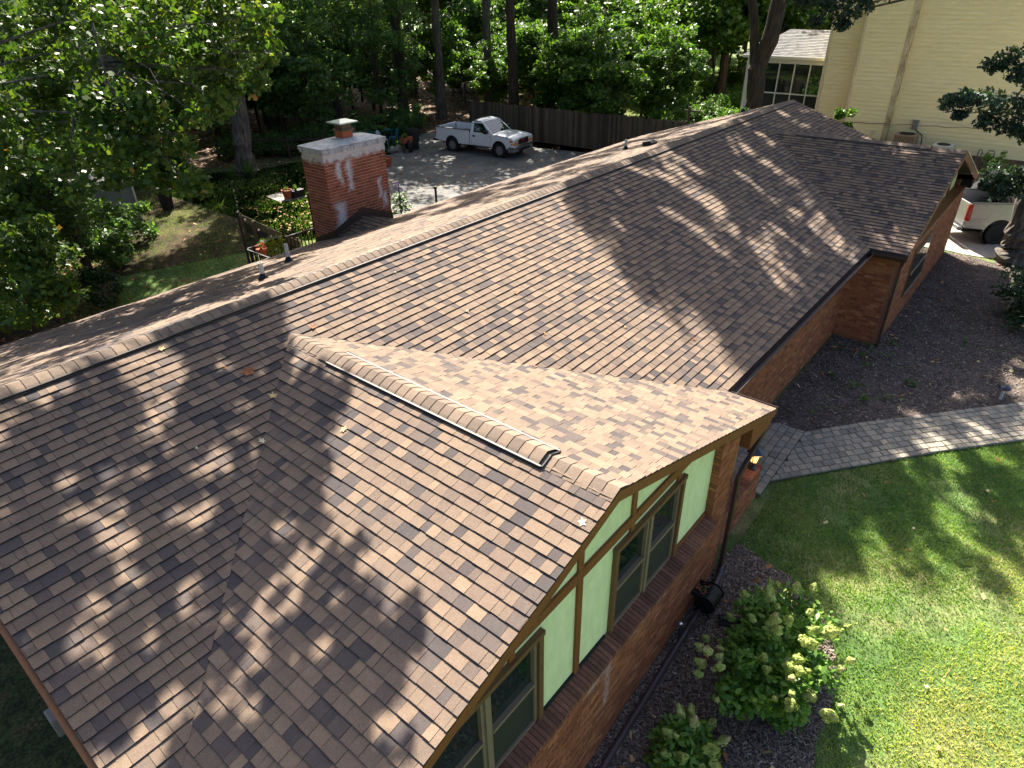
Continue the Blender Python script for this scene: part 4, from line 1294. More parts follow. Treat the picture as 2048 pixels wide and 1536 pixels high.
def pickup(label, loc, rotz, paint, bedlen, dark_wheels=False, crew=False, tail_up=0.0, badge=True):
    t = thing('pickup_truck', label, 'pickup truck', loc, rotz, local=True)
    W = .98
    xr, xf = -1.69, 1.69                       # axles
    if crew: xr, xf = -1.85, 1.95
    rear, front = xr - 1.2, xf + .98
    bed1 = rear + bedlen + .05                 # front of the bed
    cab1 = xf - .62                            # base of windscreen
    arch = {'rear': (xr, .40, .50), 'front': (xf, .40, .50)}
    zb, zbelt, zbed, ztop = .52, 1.17, 1.30 + tail_up, 1.88 + tail_up
    # bed
    for s in (-1, 1):
        q = MB()
        out = [(rear, .62), (rear + .02, zbed), (bed1 - .02, zbed), (bed1 - .02, zb)] + []
        pts = [(bed1 - .02, zb), (bed1 - .02, zbed), (rear, zbed), (rear, .62), (xr - .495, .55)] + [(xr + .5 * math.cos(a), .42 + .5 * math.sin(a)) for a in np.linspace(math.pi - .1, .1, 13)] + [(xr + .5, zb)]
        q.prism([(a, s * (W - .05), b) for a, b in pts], (0, s * .05, 0))
        q.build('bed_side', paint, t, bevel=.02)
        q = MB(); q.bar((rear + .02, s * (W + .001), .93), (xr - .5, s * (W + .001), .93), .012, .03); q.bar((xr + .5, s * (W + .001), .93), (bed1 - .04, s * (W + .001), .93), .012, .03); q.build('body_line', paint, t)
        q = MB(); q.lathe([(.48, -.1), (.48, .02), (.50, .02), (.50, -.1)], mx=Matrix.Translation((xr, s * (W - .04), .42)) @ Matrix.Rotation(-s * math.pi / 2, 4, 'X'), n=24); q.build('arch_liner', M['interior'], t)
        q = MB(); q.box(rear + .02, bed1 - .03, s * W - .05, s * W + .03, zbed, zbed + .03) if s > 0 else q.box(rear + .02, bed1 - .03, s * W - .03, s * W + .05, zbed, zbed + .03); q.build('bed_rail', M['black'], t)
    q = MB(); q.box(rear + .05, bed1 - .05, -W + .06, W - .06, .70, .74); q.box(bed1 - .07, bed1 - .02, -W + .03, W - .03, .6, zbed); q.box(xr - .45, xr + .45, -W + .06, -W + .28, .74, .95); q.box(xr - .45, xr + .45, W - .28, W - .06, .74, .95); q.build('bed_floor', M['bed_liner'], t)
    q = MB(); q.box(rear - .03, rear + .04, -W + .06, W - .06, .66, zbed); tg = q.build('tailgate', paint, t, bevel=.02)
    q = MB(); q.box(rear - .045, rear - .028, -.15, .15, zbed - .17, zbed - .09); q.build('tailgate_handle', M['black'], tg)
    for s in (-1, 1):
        q = MB(); q.box(rear - .045, rear + (.05 if badge else .13), min(s * (W - .11), s * (W + .012)), max(s * (W - .11), s * (W + .012)), .86, zbed - .03); q.build('tail_light', M['red_lens'], t, bevel=.03)
    q = MB(); q.box(rear - .20, rear - .02, -W + .02, W - .02, .50, .66); q.build('rear_bumper', M['chrome'] if not badge else M['black'], t, bevel=.04)
    # cab
    for s in (-1, 1):
        pts = [(bed1 + .02, zb), (bed1 + .02, zbelt + .02), (cab1 + .12, zbelt + .02), (xf + .94, 1.06), (xf + .98, .92), (xf + .98, .66), (xf + .52, .55)] + [(xf + .5 * math.cos(a), .42 + .5 * math.sin(a)) for a in np.linspace(.1, math.pi - .1, 13)] + [(xf - .5, zb)]
        q = MB(); q.prism([(a, s * (W - .05), b) for a, b in pts], (0, s * .05, 0)); q.build('body_side', paint, t, bevel=.025)
        q = MB(); q.lathe([(.48, -.1), (.48, .02), (.50, .02), (.50, -.1)], mx=Matrix.Translation((xf, s * (W - .04), .42)) @ Matrix.Rotation(-s * math.pi / 2, 4, 'X'), n=24); q.build('arch_liner', M['interior'], t)
        dr0, dr1 = (bed1 + .06, cab1 - .03)
        q = MB()
        for a, b in (((dr0 + .1, zb + .03), (dr0 + .06, zbelt)), ((dr1 + .08, zb + .03), (dr1 + .1, zbelt))):
            q.bar((a[0], s * (W + .0005), a[1]), (b[0], s * (W + .0005), b[1]), .01, .012)
        q.bar((dr0 + .1, s * (W + .0005), zb + .03), (dr1 + .08, s * (W + .0005), zb + .03), .01, .012)
        q.build('door_seam', M['black'], t)
        q = MB(); q.bar((dr0 + .05, s * (W + .002), .90), (cab1 + .1, s * (W + .002), .90), .012, .03); q.build('body_line', paint, t)
        q = MB(); q.box(dr0 + .17, dr0 + .36, s * W - .012, s * W + .02, zbelt - .19, zbelt - .09); q.build('door_handle', M['black'], t, bevel=.015)
        # greenhouse side: pillars and glass lean inwards
        zi, zo = W - .21, W - .06
        lo = [(bed1 + .03, zbelt), (cab1 + .10, zbelt), (cab1 - .62, ztop - .10), (bed1 + .10, ztop - .10)]
        gl = [(bed1 + .24, zbelt + .05), (cab1 - .10, zbelt + .05), (cab1 - .60, ztop - .17), (bed1 + .27, ztop - .17)]
        def yy(z): return s * (zo + (zi - zo) * (z - zbelt) / (ztop - .1 - zbelt))
        q = MB()
        n = 4
        A = [Vector((a, yy(b), b)) for a, b in lo]; B = [Vector((a, yy(b), b)) for a, b in gl]
        inn = Vector((0, -s * .05, 0))
        for k in range(4):
            k2 = (k + 1) % 4
            q.add([A[k], A[k2], B[k2], B[k], A[k] + inn, A[k2] + inn, B[k2] + inn, B[k] + inn], [(0, 1, 2, 3), (7, 6, 5, 4), (3, 2, 6, 7), (0, 4, 5, 1)])
        q.build('window_surround', paint, t)
        q = MB(); q.poly([b + inn * .4 for b in B]); q.build('side_window', M['auto_glass'], t)
        q = MB(); q.box(cab1 - .30, cab1 - .10, s * (W + .12) - .12, s * (W + .12) + .12, zbelt + .06, zbelt + .26); q.build('mirror', M['black'], t, bevel=.04)
        wheel(t, xr, s * (W - .14), s, dark=dark_wheels); wheel(t, xf, s * (W - .14), s, dark=dark_wheels)
    # roof, screens
    yr_ = W - .21
    q = MB()
    m = 7
    V = []
    prof = [(bed1 + .08, ztop - .11), (bed1 + .20, ztop - .02), ((bed1 + cab1 - .55) / 2, ztop + .015), (cab1 - .72, ztop - .025), (cab1 - .60, ztop - .11)]
    for x, z in prof:
        for k in range(m):
            u = -1 + 2 * k / (m - 1)
            V.append((x, u * yr_, z - .05 * abs(u) ** 3 + (.0 if 0 < abs(u) else .01)))
    F = [(i * m + k, (i + 1) * m + k, (i + 1) * m + k + 1, i * m + k + 1) for i in range(len(prof) - 1) for k in range(m - 1)]
    q.add(V, F); q.build('cab_roof', paint, t, smooth=True)
    q = MB(); q.poly([(cab1 + .14, -W + .12, zbelt + .03), (cab1 + .14, W - .12, zbelt + .03), (cab1 - .61, yr_ - .02, ztop - .115), (cab1 - .61, -yr_ + .02, ztop - .115)]); q.build('windscreen', M['auto_glass'], t)
    q = MB()
    for s in (-1, 1):
        q.bar((cab1 + .13, s * (W - .08), zbelt + .02), (cab1 - .62, s * (yr_ + .0), ztop - .11), .07, .05)
    q.build('pillar', paint, t)
    q = MB(); q.poly([(bed1 + .03, W - .1, zbelt), (bed1 + .03, -W + .1, zbelt), (bed1 + .10, -yr_, ztop - .12), (bed1 + .10, yr_, ztop - .12)]); q.build('rear_window', M['auto_glass'], t)
    q = MB(); q.box(bed1 + .02, bed1 + .06, -W + .05, W - .05, zb, zbelt + .02); q.build('cab_back', paint, t)
    q = MB(); q.box(bed1 + .3, cab1 - .1, -W + .12, W - .12, zb, zbelt - .02); q.build('cab_interior', M['interior'], t)
    # bonnet and front
    q = MB()
    V = []
    for x, z in ((cab1 + .10, zbelt + .035), (cab1 + .45, zbelt + .045), (xf + .55, zbelt - .005), (xf + .88, zbelt - .07), (xf + .96, zbelt - .14)):
        for k in range(m):
            u = -1 + 2 * k / (m - 1)
            V.append((x, u * (W - .03), z + .03 * (1 - u * u) + (.012 if abs(u) in (1 / 3,) else 0) - (.02 if abs(u) == 1 else 0)))
    F = [(i * m + k, (i + 1) * m + k, (i + 1) * m + k + 1, i * m + k + 1) for i in range(4) for k in range(m - 1)]
    q.add(V, F); q.build('bonnet', paint, t, smooth=True)
    q = MB(); q.box(xf + .70, xf + .955, -W + .05, W - .05, .60, zbelt - .13); q.build('nose', paint, t)
    q = MB(); q.box(xf + .93, xf + 1.0, -.52, .52, .72, 1.03); gr = q.build('grille', M['chrome'], t, bevel=.025)
    q = MB(); q.box(xf + .985, xf + 1.006, -.47, .47, .755, .995); q.build('grille_mesh', M['black'], gr)
    if badge:
        cu = bpy.data.curves.new('badge', 'FONT'); cu.body = 'GMC'; cu.size = .17; cu.extrude = .006; cu.align_x = 'CENTER'; cu.align_y = 'CENTER'
        ob = bpy.data.objects.new('badge_tmp', cu); C.objects.link(ob)
        bpy.context.view_layer.update()
        bme = bpy.data.meshes.new_from_object(ob.evaluated_get(bpy.context.evaluated_depsgraph_get()))
        bpy.data.objects.remove(ob)
        bme.transform(Matrix.Translation((xf + 1.013, 0, .875)) @ Matrix(((0, 0, 1, 0), (1, 0, 0, 0), (0, 1, 0, 0), (0, 0, 0, 1))))
        bme.materials.clear(); bme.materials.append(M['red_print'])
        link('badge', bme, gr)
    for s in (-1, 1):
        a, b = sorted((s * .55, s * (W - .01)))
        q = MB(); q.box(xf + .80, xf + .985, a, b, .86, 1.03); hl = q.build('headlight', M['clear_lens'], t, bevel=.03)
        a, b = sorted((s * (W - .16), s * (W + .004)))
        q = MB(); q.box(xf + .70, xf + .96, a, b, .88, 1.02); q.build('turn_signal', M['amber'], hl, bevel=.02)
        a, b = sorted((s * .55, s * (W + .003)))
        q = MB(); q.box(xf + .80, xf + .985, a, b, .74, .85); q.build('lower_lamp', M['amber'], hl, bevel=.02)
    q = MB(); q.box(xf + .60, xf + 1.10, -W - .01, W + .01, .585, .705); q.build('front_bumper', M['chrome'], t, bevel=.05)
    q = MB(); q.box(xf + .55, xf + 1.04, -W + .01, W - .01, .36, .583); q.build('front_valance', M['grey_plastic'], t, bevel=.05)
    q = MB(); q.box(xf + 1.02, xf + 1.05, -.55, .55, .40, .53); q.build('air_intake', M['black'], t)
    q = MB(); q.box(rear + .2, xf + .3, -.55, .55, .36, .62); q.box(xr - .15, xr + .15, -W + .1, W - .1, .3, .46); q.build('chassis', M['black'], t)
    return t
ang = math.atan2(-3.43, .31)
hd = Vector((math.cos(ang), math.sin(ang), 0)); rt = Vector((hd.y, -hd.x, 0))
ctr = Vector((29.115, 26.865, 0)) - rt * .86
pickup('white single-cab pickup truck parked on the shady back driveway', (ctr.x, ctr.y, .021), ang, M['white_paint'], 2.45)
hd2 = Vector((.55, -.835, 0)); rt2 = Vector((hd2.y, -hd2.x, 0))
ctr = Vector((28.85, 1.38, 0)) + hd2 * 1.85 - rt2 * .86
pickup('silver pickup truck seen tail first beyond the oak trunk', (ctr.x, ctr.y, .025), math.atan2(hd2.y, hd2.x), M['silver_paint'], 1.75, True, True, .18, False)

# ------------------------------------------------------------------ back yard things
def tyre(x, y, z, label, tilt=None, r=.36):
    q = MB()
    mx = Matrix.Translation((x, y, z)) @ (tilt if tilt is not None else Matrix.Identity(4))
    q.lathe([(r * .58, -.09), (r * .85, -.115), (r * .97, -.10), (r, -.05), (r, .05), (r * .97, .10), (r * .85, .115), (r * .58, .09), (r * .56, 0), (r * .58, -.09)], n=26, mx=mx)
    o = q.build('tyre', M['rubber'], None, smooth=False)
    return tag(o, label, 'tyre', 'old tyres by the driveway')
for k, l in enumerate(('bottom tyre of the stack beside the driveway', 'second tyre up in the stack beside the driveway', 'middle tyre of the stack beside the driveway', 'fourth tyre up in the stack beside the driveway', 'top tyre of the stack, leaves scattered on it')):
    tyre(28.0 + random.uniform(-.03, .03), 30.95 + random.uniform(-.03, .03), .14 + k * .232, l)
tyre(27.32, 30.55, .37, 'upright tyre leaning against the front of the tyre stack', Matrix.Rotation(R(-40), 4, 'Z') @ Matrix.Rotation(R(78), 4, 'Y'))
def pot(x, y, z, r, h, label, m='terracotta', soil=True):
    t = thing('flower_pot', label, 'flower pot', (x, y, z))
    q = MB(); q.lathe([(r * .68, 0), (r * .95, h * .8), (r * 1.06, h * .8), (r * 1.08, h), (r * .95, h), (r * .9, h * .85)], (x, y, z), 18); q.build('body', M[m], t)
    q = MB(); q.lathe([(r * .92, h * .86), (0, h * .88)], (x, y, z), 14); q.build('soil', M['soil'], t)
    return t
pot(24.22, 28.95, .021, .24, .46, 'empty orange terracotta pot alone on the driveway beside the chimney')
def tuft(name, mats, x, y, z, n, ln, parent=None, spread=.6, wdt=.02, droop=.5, tone=(.2, 1)):
    q = MB()
    for i in range(n):
        a = random.random() * 6.283; sp = random.uniform(.15, 1) * spread; L = ln * random.uniform(.6, 1.1)
        c, s = math.cos(a), math.sin(a); tn = random.uniform(*tone)
        prev = None
        for k in range(4):
            u = k / 3
            rad = L * sp * u
            hh = L * (u * (1 - .25 * sp) - droop * sp * u * u)
            ww = wdt * (1 - u * .9)
            cur = (Vector((x + c * rad - s * ww, y + s * rad + c * ww, z + hh)), Vector((x + c * rad + s * ww, y + s * rad - c * ww, z + hh)))
            if prev: q.poly([prev[0], prev[1], cur[1], cur[0]], tn)
            prev = cur
    return q.build(name, mats, parent)
sheet('slab', [(16.69, 29.1), (16.5, 27.7), (17.85, 27.45), (18.2, 29.2)], .05, M['grey_concrete'], skirt=.08)
t = pot(17.05, 27.85, .05, .23, .42, 'terracotta pot with a small plant on the concrete slab'); tuft('plant', M['leaf_bright'], 17.05, 27.85, .42, 26, .3, t)
t = thing('planter', 'dark rectangular planter with green seedlings on the concrete slab', 'planter', (17.5, 27.75, .05))
q = MB(); q.box(17.2, 17.85, 27.6, 27.95, .051, .38); q.build('box', M['black'], t, bevel=.02); tuft('plant', M['leaf_bright'], 17.5, 27.78, .36, 40, .35, t, .8)
t = thing('planter', 'red-brown window planter full of green plants beside the tyre stack', 'planter', (27.2, 30.75, 0))
q = MB(); q.prism([(26.95, 30.55, .55), (26.90, 30.5, .85), (27.62, 30.5, .85), (27.57, 30.55, .55)], (0, .34, 0)); q.build('box', M['terracotta'], t); tuft('plant', M['leaf_bright'], 27.15, 30.7, .82, 70, .38, t, 1.1, .04)
q = MB()
for xx in (27.0, 27.5): q.box(xx - .03, xx + .03, 30.6, 30.8, .0, .55)
q.build('stand', M['old_wood'], t)
t = thing('stone_heap', 'low heap of grey-brown broken stones in front of the teal table', 'stones', (26.9, 31.2, 0))
for i in range(12):
    q = MB(); r_ = random.uniform(.10, .2); x, y = 26.6 + random.random() * .7, 31.0 + random.random() * .6
    q.lathe([(r_ * .9, -.03), (r_, r_ * .5), (r_ * .6, r_ * 1.1), (0, r_ * 1.25)], (x, y, .02 + (i > 7) * .15), 6); q.build('stone', M['grey_concrete'], t)
t = thing('patio_table', 'teal painted metal table at the wood edge behind the chimney', 'table', (28.1, 34.2, 0))
q = MB(); q.box(27.3, 28.9, 33.7, 34.7, .73, .77); q.build('top', M['teal'], t, bevel=.01)
for a, b in ((27.4, 33.8), (28.8, 33.8), (28.8, 34.6), (27.4, 34.6)):
    q = MB(); q.bar((a, b, .0), (a, b, .74), .05, .05); q.build('leg', M['teal'], t)
def chair(x, y, rz, label, m):
    t = thing('garden_chair', label, 'chair', (x, y, .02), rz, local=True)
    q = MB(); q.box(-.25, .25, -.24, .24, .42, .46); q.build('seat', m, t, bevel=.02)
    q = MB()
    V = [(.25 * math.sin(a) * 1.0, -.24 - .10 * (.5 + .5 * math.cos(a)), .72 + .27 * math.cos(a)) for a in np.linspace(0, 2 * math.pi, 17)[:-1]]
    q.prism(V, (0, .03, 0)); q.build('backrest', m, t)
    for a, b in ((-.22, -.2), (.22, -.2), (-.22, .2), (.22, .2)):
        q = MB(); q.bar((a, b, 0), (a * .95, b, .43), .035, .035); q.build('leg', m, t)
chair(27.3, 32.9, R(200), 'pale grey round-backed garden chair right of the chimney top', M['grey_fabric'])
chair(27.2, 35.4, R(160), 'pale grey round-backed garden chair in front of the far end of the teal table', M['grey_fabric'])
chair(28.25, 33.0, R(20), 'teal garden chair pushed up to the teal table', M['teal'])
# small shed, bin, timber bed edge
a0 = math.atan2(.35, -.93)
t = thing('shed', 'pale grey panel shed half hidden behind the tulip tree branches', 'shed', (11.6, 30.9, -.13), a0, local=True)
q = MB(); q.box(0, 2.1, -1.8, 0, -.1, 1.75); q.build('wall', M['shed'], t)
for x in (0.0, 2.1):
    q = MB(); q.box(x - .04, x + .04, -.04, .05, -.1, 1.75); q.build('corner_trim', M['white_trim'], t)
for k in range(1, 4):
    q = MB(); q.box(k * .525 - .012, k * .525 + .012, -.01, .008, -.1, 1.75); q.build('seam', M['grey_plastic'], t)
q = MB(); q.prism([(-.15, .18, 1.74), (-.15, -.9, 2.15), (-.15, -1.98, 1.74)], (2.4, 0, 0)); q.build('roof', M['grey_shingle'], t)
t = thing('waste_bin', 'black plastic waste bin in the shade between the shed and the big trunk', 'bin', (12.95, 31.2, -.06))
q = MB(); q.lathe([(.24, 0), (.30, .85), (.33, .86), (.33, .92), (.29, .92)], (12.95, 31.2, -.06), 16); q.build('body', M['black'], t)
q = MB(); q.lathe([(.34, .92), (.30, .98), (0, 1.0)], (12.95, 31.2, -.06), 16); q.build('lid', M['rubber'], t)
t = thing('timber_edging', 'long treated timber board on posts edging the raised garden bed', 'timber wall', (12.9, 23, 0))
q = MB(); q.bar((13.15, 25.1, .62), (12.62, 20.4, .62), .05, .27); q.build('board', M['pine_wood'], t)
for (x, y) in ((13.22, 25.0), (13.08, 24.0), (12.94, 22.7), (12.8, 21.4)):
    q = MB(); q.box(x - .16, x - .04, y - .06, y + .06, -.1, .74); q.build('post', M['pine_wood'], t)
q = MB(); q.bar((13.17, 25.1, .25), (12.66, 20.4, .25), .04, .44); q.build('lower_board', M['old_wood'], t)
# deck with iron railing
t = thing('deck', 'low dark timber deck behind the house below the chimney', 'deck', (10.3, 16.7, -.1))
for k in range(18):
    q = MB(); q.box(8.9, 12.0, 15.35 + k * .15, 15.35 + k * .15 + .14, .95, .985); q.build('board', M['old_wood'], t)
for x in (9.0, 11.9):
    q = MB(); q.box(x - .07, x + .07, 17.7, 17.84, -.2, .95); q.build('post', M['old_wood'], t)
t = thing('iron_railing', 'black iron picket railing round the deck behind the house', 'railing', (10.5, 18, 1))
q = MB(); q.bar((9.33, 18, 1.93), (11.75, 18, 1.93), .06, .05); q.build('top_rail', M['black'], t)
q = MB(); q.bar((9.33, 18, 1.08), (11.75, 18, 1.08), .03, .03); q.build('bottom_rail', M['black'], t)
q = MB(); q.bar((9.33, 18, 1.93), (9.33, 15.6, 1.93), .045, .035); q.build('top_rail', M['black'], t)
x = 9.45
while x < 11.7:
    q = MB(); q.bar((x, 18, 1.08), (x, 18, 1.92), .028, .028); q.build('picket', M['black'], t); x += .125
y = 15.7
while y < 17.95:
    q = MB(); q.bar((9.33, y, 1.0), (9.33, y, 1.92), .028, .028); q.build('picket', M['black'], t); y += .125
for x, h in ((9.33, 3.05), (10.62, 2.25), (11.75, 3.05)):
    q = MB(); q.bar((x, 18, .985), (x, 18, h), .05, .05); q.build('post', M['black'], t)
t = thing('string_light', 'string of white bulbs hung between the deck posts', 'string lights', (10.5, 18, 2.9))
pts = [(9.33 + 2.42 * u, 18.0 + .0 * u, 3.03 - 1.0 * math.sin(math.pi * u)) for u in np.linspace(0, 1, 15)]
q = MB(); q.tube(pts, .006, 5); q.build('wire', M['black'], t)
for p in pts[1:-1:2]:
    q = MB(); q.lathe([(.0, -.07), (.028, -.045), (.022, -.01), (.01, 0)], p, 8); q.build('bulb', M['pvc'], t)
pts = [(9.33, 18.0, 3.03)] + [(9.33 + 3.7 * u, 18 + 7 * u, 3.03 - .9 * u - .6 * math.sin(math.pi * u)) for u in np.linspace(0.1, 1, 9)]
t = thing('string_light', 'string of white bulbs running from the deck out over the timber edging', 'string lights', (11, 21, 2.5))
q = MB(); q.tube(pts, .006, 5); q.build('wire', M['black'], t)
for p in pts[1:]:
    q = MB(); q.lathe([(.0, -.07), (.028, -.045), (.022, -.01), (.01, 0)], p, 8); q.build('bulb', M['pvc'], t)
for x, y, h, l in ((14.35, 25.2, 1.9, 'tallest thin black garden hook behind the timber edging'), (16.0, 26.4, 2.0, 'thin black garden hook nearest the concrete slab'), (15.0, 27.3, 1.6, 'short thin black garden hook out on the rough grass')):
    q = MB(); q.tube([(x, y, 0), (x, y, h), (x + .06, y, h + .1), (x + .16, y, h + .1), (x + .2, y, h)], .012, 6); tag(q.build('garden_hook', M['black']), l, 'garden hook')
t = thing('hanging_pot', 'terracotta rail pot with red flowers on the deck railing', 'flower pot', (9.72, 17.85, 1.6))
q = MB(); q.lathe([(.09, 0), (.155, .22), (.165, .22), (.165, .27), (.14, .27)], (9.72, 17.85, 1.62), 14); q.build('body', M['terracotta'], t)
tuft('leaves', M['leaf_bright'], 9.72, 17.85, 1.86, 40, .34, t, .8, .02)
q = MB()
for i in range(26):
    q.lathe([(0, -.02), (.026, 0), (0, .02)], (9.72 + random.gauss(0, .09), 17.80 + random.gauss(0, .07), 1.92 + random.random() * .14), 5)
q.build('flowers', M['red_flower'], t)
t = thing('trailing_plant', 'lime-green trailing plant spilling over the deck railing', 'plant', (10.15, 18, 1.95))
q = MB(); q.box(9.85, 10.5, 17.9, 18.12, 1.86, 2.02); q.build('trough', M['black'], t)
q = MB()
for i in range(420):
    x, y = random.uniform(9.83, 10.52), 18.0 + random.gauss(0, .1); z = 2.06 - random.random() ** 1.3 * .5; s = random.uniform(.02, .04)
    y = y if z > 2.0 else 17.86 + random.uniform(-.05, .03)
    q.poly([(x, y, z + s), (x - s * .6, y - .01, z), (x, y - random.uniform(-.02, .03), z - s), (x + s * .6, y + .01, z)], random.random())
q.build('leaves', M['lime_leaf'], t)
tag(tuft('spider_plant', M['leaf_bright'], 11.25, 17.2, 1.72, 26, .36, None, .9, .02, .6), 'pale spider plant on the deck beside the chimney', 'plant')
q = MB(); q.prism([(10.0, 16.6, 1.0), (10.9, 16.6, 1.0), (10.9, 16.6, 1.62), (10.0, 16.6, 1.55)], (0, .7, 0)); tag(q.build('grill_cover', M['rubber'], None, bevel=.05), 'dark covered grill on the deck below the vent pipes', 'grill')
q = MB(); q.tube([(19.55, 20.5, 0), (19.55, 20.5, 1.12)], .05, 8); q.lathe([(.065, 1.1), (.065, 1.2), (0, 1.22)], (19.55, 20.5, 0), 8); tag(q.build('bollard', M['black']), 'short dark post rising just beyond the back eave', 'post')
t = thing('flowering_plant', 'tall leafy plant with mauve flowers right of the chimney', 'plant', (17.7, 20.7, 0))
q = MB(); q.tube([(17.7, 20.7, 0), (17.7, 20.68, 1.75)], .018, 6); q.build('stake', M['black'], t)
q = MB()
for i in range(420):
    z = .15 + random.random() * 1.15; r_ = random.random() ** .6 * (.52 * (1 - abs(z - .6) * .7)); a = random.random() * 6.283
    x, y = 17.7 + r_ * math.cos(a), 20.7 + r_ * math.sin(a); s = random.uniform(.05, .10); b = random.random() * 6.283; ti = random.uniform(-.5, .5)
    u = Vector((math.cos(b), math.sin(b), ti)); v = Vector((-math.sin(b), math.cos(b), random.uniform(-.4, .4)))
    p = Vector((x, y, z)); q.poly([p + u * s, p + v * s * .75, p - u * s, p - v * s * .75], random.random())
q.build('leaves', M['leaf_bright'], t)
q = MB()
for i in range(40):
    q.lathe([(0, -.03), (.03, 0), (0, .03)], (17.7 + random.gauss(0, .13), 20.7 + random.gauss(0, .13), 1.25 + random.random() * .45), 5)
q.build('flowers', M['purple_flower'], t)
# ------------------------------------------------------------------ foliage
SHAPES = {
    'diamond': [(-1, 0), (-.2, -.5), (1, 0), (-.2, .5)],
    'tulip': [(-1, 0), (-.55, -.72), (.08, -.55), (.85, -.72), (.62, 0), (.85, .72), (.08, .55), (-.55, .72)],
    'oak': [(-1, 0), (-.55, -.38), (-.32, -.14), (.02, -.62), (.2, -.2), (.68, -.5), (1, 0), (.68, .5), (.2, .2), (.02, .62), (-.32, .14), (-.55, .38)],
    'oval': [(-1, 0), (-.45, -.42), (.3, -.4), (1, 0), (.3, .4), (-.45, .42)],
}
def leaf_cloud(name, P, size, shape, m, up=.45, tone=None, out=None):
    """one leaf-shaped face at every point of P, facing mostly up with a random tilt"""
    n = len(P)
    sh = np.array(SHAPES[shape])
    Z = rng.normal(size=(n, 3))
    Z /= np.linalg.norm(Z, axis=1, keepdims=True)
    Z = Z * (1 - up) + np.array([0, 0, 1.0]) * up
    if out is not None:
        Z += out * .35
    Z /= np.linalg.norm(Z, axis=1, keepdims=True)
    u = np.cross(Z, rng.normal(size=(n, 3)))
    u /= np.linalg.norm(u, axis=1, keepdims=True) + 1e-9
    v = np.cross(Z, u)
    s = (size * rng.uniform(.65, 1.25, n))[:, None, None]
    bend = -(np.abs(sh[:, 1]) * .30 + sh[:, 0] ** 2 * .18)
    V = P[:, None, :] + s * (u[:, None, :] * sh[None, :, 0:1] + v[:, None, :] * sh[None, :, 1:2] + Z[:, None, :] * bend[None, :, None])
    k = len(sh)
    F = np.arange(n * k).reshape(n, k)
    if tone is None:
        tone = np.clip(rng.beta(2.2, 2.6, n), 0, .95)
    return np_mesh(name, V.reshape(-1, 3), F, tone, m)

def clump_points(cl, n, flat=.75, lift=0.0):
    out = []
    for c in cl:
        r = c[3] if len(c) > 3 else .5
        q = rng.normal(size=(n, 3))
        q /= np.linalg.norm(q, axis=1, keepdims=True)
        q *= (rng.random((n, 1)) ** .45) * r
        q[:, 2] *= flat + (c[4] if len(c) > 4 else 0)
        out.append(q + np.array(c[:3]))
    return np.concatenate(out)

def trunk_mesh(mb, pts, rad, n=10):
    P = [Vector(p) for p in pts]
    fine, rr = [], []
    for i in range(len(P) - 1):
        for k in range(3):
            t = k / 3
            p = P[i].lerp(P[i + 1], t)
            j = .12 * (rad[i] + (rad[i + 1] - rad[i]) * t)
            fine.append(p + Vector((random.gauss(0, j), random.gauss(0, j), 0)) * (0 if i == 0 and k == 0 else 1))
            rr.append((rad[i] + (rad[i + 1] - rad[i]) * t) * random.uniform(.94, 1.06))
    fine.append(P[-1]); rr.append(rad[-1])
    mb.tube(fine, rr, n)

def limbs(mb, root, clumps, every, r0, sag=.3, n=6):
    root = Vector(root)
    for c in clumps[::every]:
        c = Vector(c[:3])
        m1 = root.lerp(c, .4) + Vector((random.gauss(0, .2), random.gauss(0, .2), random.uniform(0, sag) * (c - root).length * .3))
        m2 = root.lerp(c, .75) + Vector((random.gauss(0, .15), random.gauss(0, .15), random.uniform(0, sag) * (c - root).length * .2))
        L = (c - root).length
        mb.tube([root, m1, m2, c], [r0, r0 * .65, r0 * .35, r0 * .12], n)

def lifted(poly, zf, n, t0, t1, r, holes=(), stretch=0.0, seed=None):
    """unseen leaf clumps added for their shade, placed up the sun's direction from the ground they shade"""
    q = scatter(poly, n, holes)
    t = rng.uniform(t0, t1, len(q))
    return [(x + .65 * k, y + .72 * k, zf(x, y) + k, r * random.uniform(.7, 1.3), stretch) for (x, y), k in zip(q, t)]

